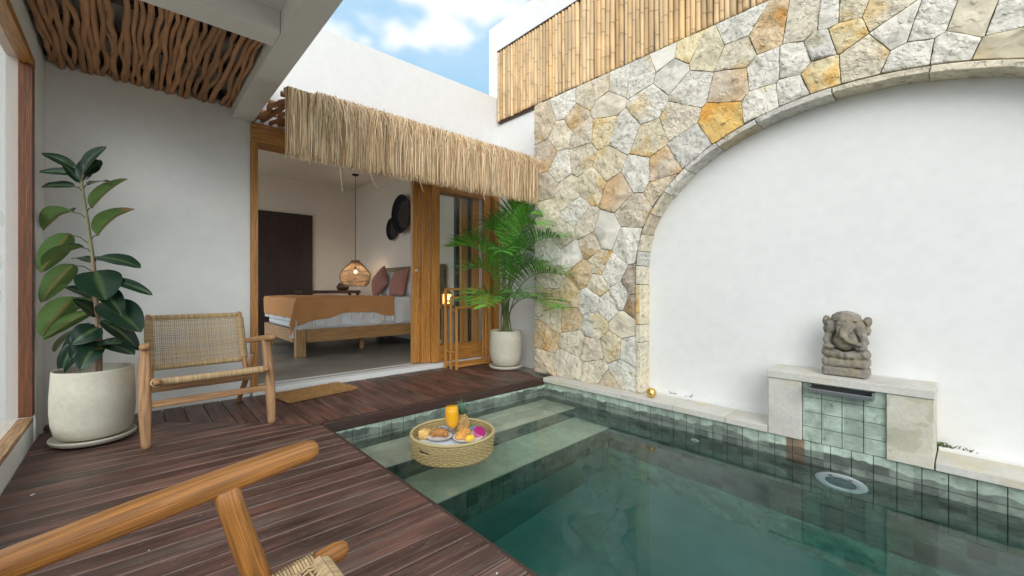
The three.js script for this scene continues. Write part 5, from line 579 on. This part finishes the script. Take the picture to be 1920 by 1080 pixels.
// ---------------------------------------------------------------- floating breakfast
{
  const BX = 1.675, BZ = -2.45, R = 0.285, Y0 = -0.215, Y1 = -0.06, bk = thing('floating_basket', 'round woven tray floating on the pool steps', 'basket', [BX, 0, BZ]), r = rng(21), rows = 13, col = [0.46, 0.35, 0.16];
  const az = -0.35; // handles left and right of the view
  const hAng = [YAW * -1 + Math.PI + 0.5, YAW * -1 + 0.45].map(a => mod(a, 6.2832));
  const b = new Build(); for (let j = 0; j < rows; j++) { const t = (j + 0.5) / rows, y = mix(Y0, Y1 - 0.008, t), rad = R * mix(0.93, 1, Math.sqrt(t)); for (const half of [0, 1]) { const ns = 300, pts = []; for (let i = 0; i <= ns; i++) { const a = i / ns * 2 * Math.PI, inH = j > rows - 6 && j < rows - 2 && hAng.some(h => Math.abs(Math.atan2(Math.sin(a - h), Math.cos(a - h))) < 0.14); const p = V((rad + Math.sin(a * 34 + j * Math.PI + half * Math.PI) * 0.0045 - half * 0.004) * Math.cos(a), y, (rad + Math.sin(a * 34 + j * Math.PI + half * Math.PI) * 0.0045 - half * 0.004) * Math.sin(a)); if (inH) { if (pts.length > 2) b.tube(pts.splice(0), 0.0058, 5, jit(col, r, 0.3), true); pts.length = 0; } else pts.push(p); } if (pts.length > 2) b.tube(pts, 0.0058, 5, jit(col, r, 0.25), true); } }
  for (let k = 0; k < 68; k++) { const a = k / 68 * 2 * Math.PI + 0.046; if (hAng.some(h => Math.abs(Math.atan2(Math.sin(a - h), Math.cos(a - h))) < 0.13)) continue; b.tube([V(R * 0.925 * Math.cos(a), Y0, R * 0.925 * Math.sin(a)), V(R * 0.99 * Math.cos(a), Y1, R * 0.99 * Math.sin(a))], 0.004, 4, [0.4, 0.31, 0.14]); }
  stuff(part('woven_side', b.geo(), M.rope, bk));
  const rim = new Build(); for (let s = 0; s < 3; s++) { const pts = []; for (let i = 0; i <= 240; i++) { const a = i / 240 * 2 * Math.PI, ph = a * 46 + s * 2.094; pts.push(V((R + 0.004 * Math.cos(ph)) * Math.cos(a), Y1 + 0.004 + 0.004 * Math.sin(ph), (R + 0.004 * Math.cos(ph)) * Math.sin(a))); } rim.tube(pts, 0.0075, 6, jit([0.52, 0.41, 0.21], r, 0.1), false); } part('braided_rim', rim.geo(), M.rope, bk);
  part('bottom', lathe([[0.001, Y0 + 0.01], [R * 0.9, Y0 + 0.01], [R * 0.915, Y0 + 0.03]], 60), std({ color: C(0.4, 0.31, 0.15), roughness: 0.9, side: THREE.DoubleSide }), bk); part('inner_deck', new THREE.CylinderGeometry(R * 0.95, R * 0.94, 0.01, 60).translate(0, -0.115, 0), std({ color: C(0.5, 0.4, 0.2), roughness: 0.9, bumpMap: weaveBump, bumpScale: 0.003 }), bk);
  const FY = -0.1095, at = (right, fwd, up = 0) => [BX + CY * right + SY * fwd, FY + up, BZ + SY * right - CY * fwd];
  single('napkin', thick(grid(16, 12, (u, v) => V((u - 0.5) * 0.46, 0.004 + 0.006 * vn(u * 6, v * 6, 99, 99, 3), (v - 0.5) * -0.28), 2), 16, 12, 0.002).rotateY(-YAW), M.linen, 'white cloth spread in the floating tray under the plates', 'napkin', at(0, -0.03));
  const china = std({ color: C(0.82, 0.82, 0.8), roughness: 0.18 }), plate = (R2) => lathe([[0.001, 0.004], [R2 * 0.6, 0.004], [R2 * 0.66, 0.008], [R2, 0.02], [R2, 0.024], [R2 * 0.64, 0.013], [0.001, 0.011]], 40);
  single('plate', plate(0.088), china, 'white plate holding the croissant in the floating tray', 'plate', at(-0.088, -0.03, 0.01), 'plates in the tray'); single('plate', plate(0.105), china, 'white plate with fruit toast and mango in the floating tray', 'plate', at(0.11, -0.045, 0.01), 'plates in the tray');
  const crust = (c1, c2, seed) => (x, y, z) => { const k = vn3(x * 70 + 20, y * 70 + 20, z * 70 + 20, seed); return [0, 1, 2].map(i => mix(c1[i], c2[i], k)); };
  function lump(sx, sy, sz, seed, colf, amp, ex = 2) { const g = new THREE.IcosahedronGeometry(1, 5), p = g.attributes.position, c = []; for (let i = 0; i < p.count; i++) { let x = p.getX(i), y = p.getY(i), z = p.getZ(i); const q = Math.pow(Math.abs(x) ** ex + Math.abs(y) ** ex + Math.abs(z) ** ex, -1 / ex), k = q * (1 + (vn3(x * 2.5 + 9, y * 2.5 + 9, z * 2.5 + 9, seed) - 0.5) * amp); x *= k * sx; y *= k * sy; z *= k * sz; p.setXYZ(i, x, y, z); c.push(...colf(x, y, z)); } g.setAttribute('color', new THREE.Float32BufferAttribute(c, 3)); g.computeVertexNormals(); return g; }
  const baked = VC({ roughness: 0.45 });
  single('bread_roll', lump(0.046, 0.03, 0.04, 4, crust([0.66, 0.36, 0.1], [0.85, 0.6, 0.22], 2), 0.3, 4).rotateY(0.5), baked, 'square golden bread roll at the left of the floating tray', 'bread', at(-0.195, 0.0, 0.036));
  { const b2 = new Build(), pts = [], n = 60; for (let i = 0; i <= n; i++) { const t = i / n, a = mix(-2.2, 2.2, t); pts.push(V(0.042 * Math.sin(a), 0, 0.036 * Math.cos(a) - 0.01)); } b2.tube(pts, t => (0.007 + 0.024 * Math.sin(Math.PI * t)) * (1 + 0.13 * (((t * 8) % 1) - 0.5)), 12, t => { const k = (t * 8) % 1; return [mix(0.3, 0.62, k), mix(0.11, 0.3, k), mix(0.03, 0.09, k)]; }); single('croissant', b2.geo(), baked, 'curled brown croissant on the white plate', 'pastry', at(-0.088, -0.03, 0.046)).rotation.y = 2.3; }
  single('fruit_toast', lump(0.038, 0.02, 0.075, 8, crust([0.75, 0.25, 0.05], [0.85, 0.55, 0.15], 6), 0.5, 3), baked, 'long open toast with orange fruit on the right plate', 'toast', at(0.075, -0.02, 0.042)).rotation.y = -1.1;
  single('mango_half', lump(0.036, 0.022, 0.03, 12, crust([0.9, 0.55, 0.03], [0.95, 0.66, 0.08], 9), 0.12), VC({ roughness: 0.3 }), 'bright yellow mango half at the front of the right plate', 'fruit', at(0.13, -0.105, 0.042));
  { const d = thing('dragon_fruit', 'halved magenta dragon fruit at the right of the tray', 'fruit', at(0.185, -0.005, 0.0455)); d.rotation.set(0.5, 0.4, 0); const h = lathe([[0.001, -0.035], [0.025, -0.03], [0.042, -0.008], [0.046, 0.012], [0.044, 0.016]], 32); part('rind', h, std({ color: C(0.72, 0.2, 0.36), roughness: 0.5, side: THREE.DoubleSide }), d); part('flesh', lathe([[0.001, 0.018], [0.044, 0.0155]], 32), std({ color: C(0.4, 0.01, 0.16), roughness: 0.35, side: THREE.DoubleSide, map: rep(tex(128, 128, (u, v) => hash(Math.floor(u * 64), Math.floor(v * 64), 4) > 0.93 ? 0.15 : 1), 3, 1) }), d); }
  { const g = thing('juice_glass', 'stemmed glass of bright orange juice in the floating tray', 'glass', at(0.0, 0.01, 0.006)); g.rotation.z = 0.06; g.scale.y = 1.18; part('juice', lathe([[0.001, 0.056], [0.02, 0.06], [0.04, 0.085], [0.0475, 0.12], [0.046, 0.16], [0.042, 0.185], [0.001, 0.186]], 36), std({ color: C(0.95, 0.46, 0.012), roughness: 0.35 }), g); part('glass_bowl', lathe([[0.004, 0.05], [0.022, 0.057], [0.0425, 0.083], [0.05, 0.12], [0.0485, 0.16], [0.0435, 0.2]], 36), phy({ color: C(0.98, 0.99, 0.99), transmission: 1, thickness: 0, roughness: 0, side: THREE.DoubleSide }), g); part('stem', lathe([[0.034, 0], [0.034, 0.003], [0.008, 0.008], [0.005, 0.03], [0.006, 0.05], [0.001, 0.051]], 28), phy({ color: C(0.97, 0.98, 0.98), transmission: 1, thickness: 0.01, ior: 1.5, roughness: 0.02 }), g); }
  { const p = thing('pineapple', 'small pineapple with a spiky crown behind the juice', 'fruit', at(0.055, 0.075, 0.004)); p.scale.y = 1.2; const b2 = new Build(); const NA = 16; for (let k = 0; k < 9; k++) for (let i = 0; i < NA; i++) { const y = 0.008 + k * 0.0135, rr = 0.05 * Math.sqrt(Math.max(0.05, 1 - ((y - 0.058) / 0.066) ** 2)), a = (i + (k % 2) * 0.5) / NA * 6.283, g = V(rr * Math.cos(a), y, rr * Math.sin(a)), n = V(Math.cos(a), 0.2, Math.sin(a)); b2.tube([g.clone().addScaledVector(n, -0.01), g.clone().addScaledVector(n, 0.001), g.clone().addScaledVector(n, 0.005)], [0.0105, 0.0095, 0.003], 6, jit([0.5, 0.33, 0.13], r, 0.5)); } part('skin', b2.geo(), M.rope, p); const cr = new Build(); for (let k = 0; k < 34; k++) { const a = k * 2.4, t = k / 34, l = mix(0.06, 0.1, t), e = mix(0.35, 1.35, t), q = [0, 0.4, 0.75, 1].map(s => V(Math.cos(a) * Math.cos(e) * l * s * (1 + 0.2 * s), 0.118 + Math.sin(e) * l * s, Math.sin(a) * Math.cos(e) * l * s * (1 + 0.2 * s))); cr.ribbon(q, V(-Math.sin(a), 0, Math.cos(a)), [0.012, 0.011, 0.007, 0.001], jit([0.12, 0.24, 0.15], r, 0.5)); } part('crown', cr.geo(), M.straw, p); }
  for (const [a, f, label] of [[-0.085, 0.1, 'pale blue hydrangea cluster left of the juice glass'], [0.135, 0.08, 'pale blue hydrangea cluster right of the pineapple']]) { const fl = new Build(); for (let k = 0; k < 46; k++) { const th2 = r() * 6.283, ph = r() * 1.5, R3 = 0.042 + r() * 0.006, c = V(R3 * 1.25 * Math.cos(th2) * Math.sin(ph), R3 * Math.cos(ph), R3 * 1.25 * Math.sin(th2) * Math.sin(ph)), colr = jit(r() < 0.3 ? [0.62, 0.68, 0.75] : [0.3, 0.42, 0.66], r, 0.4); for (let s = 0; s < 4; s++) { const e = s * 1.571 + k, u = V(Math.cos(e), 0.25, Math.sin(e)); fl.ribbon([c, c.clone().addScaledVector(u, 0.007), c.clone().addScaledVector(u, 0.013)], V(-Math.sin(e), 0, Math.cos(e)), [0.003, 0.012, 0.005], colr); } } single('blue_flowers', fl.geo(), M.straw, label, 'flowers', at(a, f, 0.002), 'flowers in the tray'); }
}
renderer.render(scene, camera);
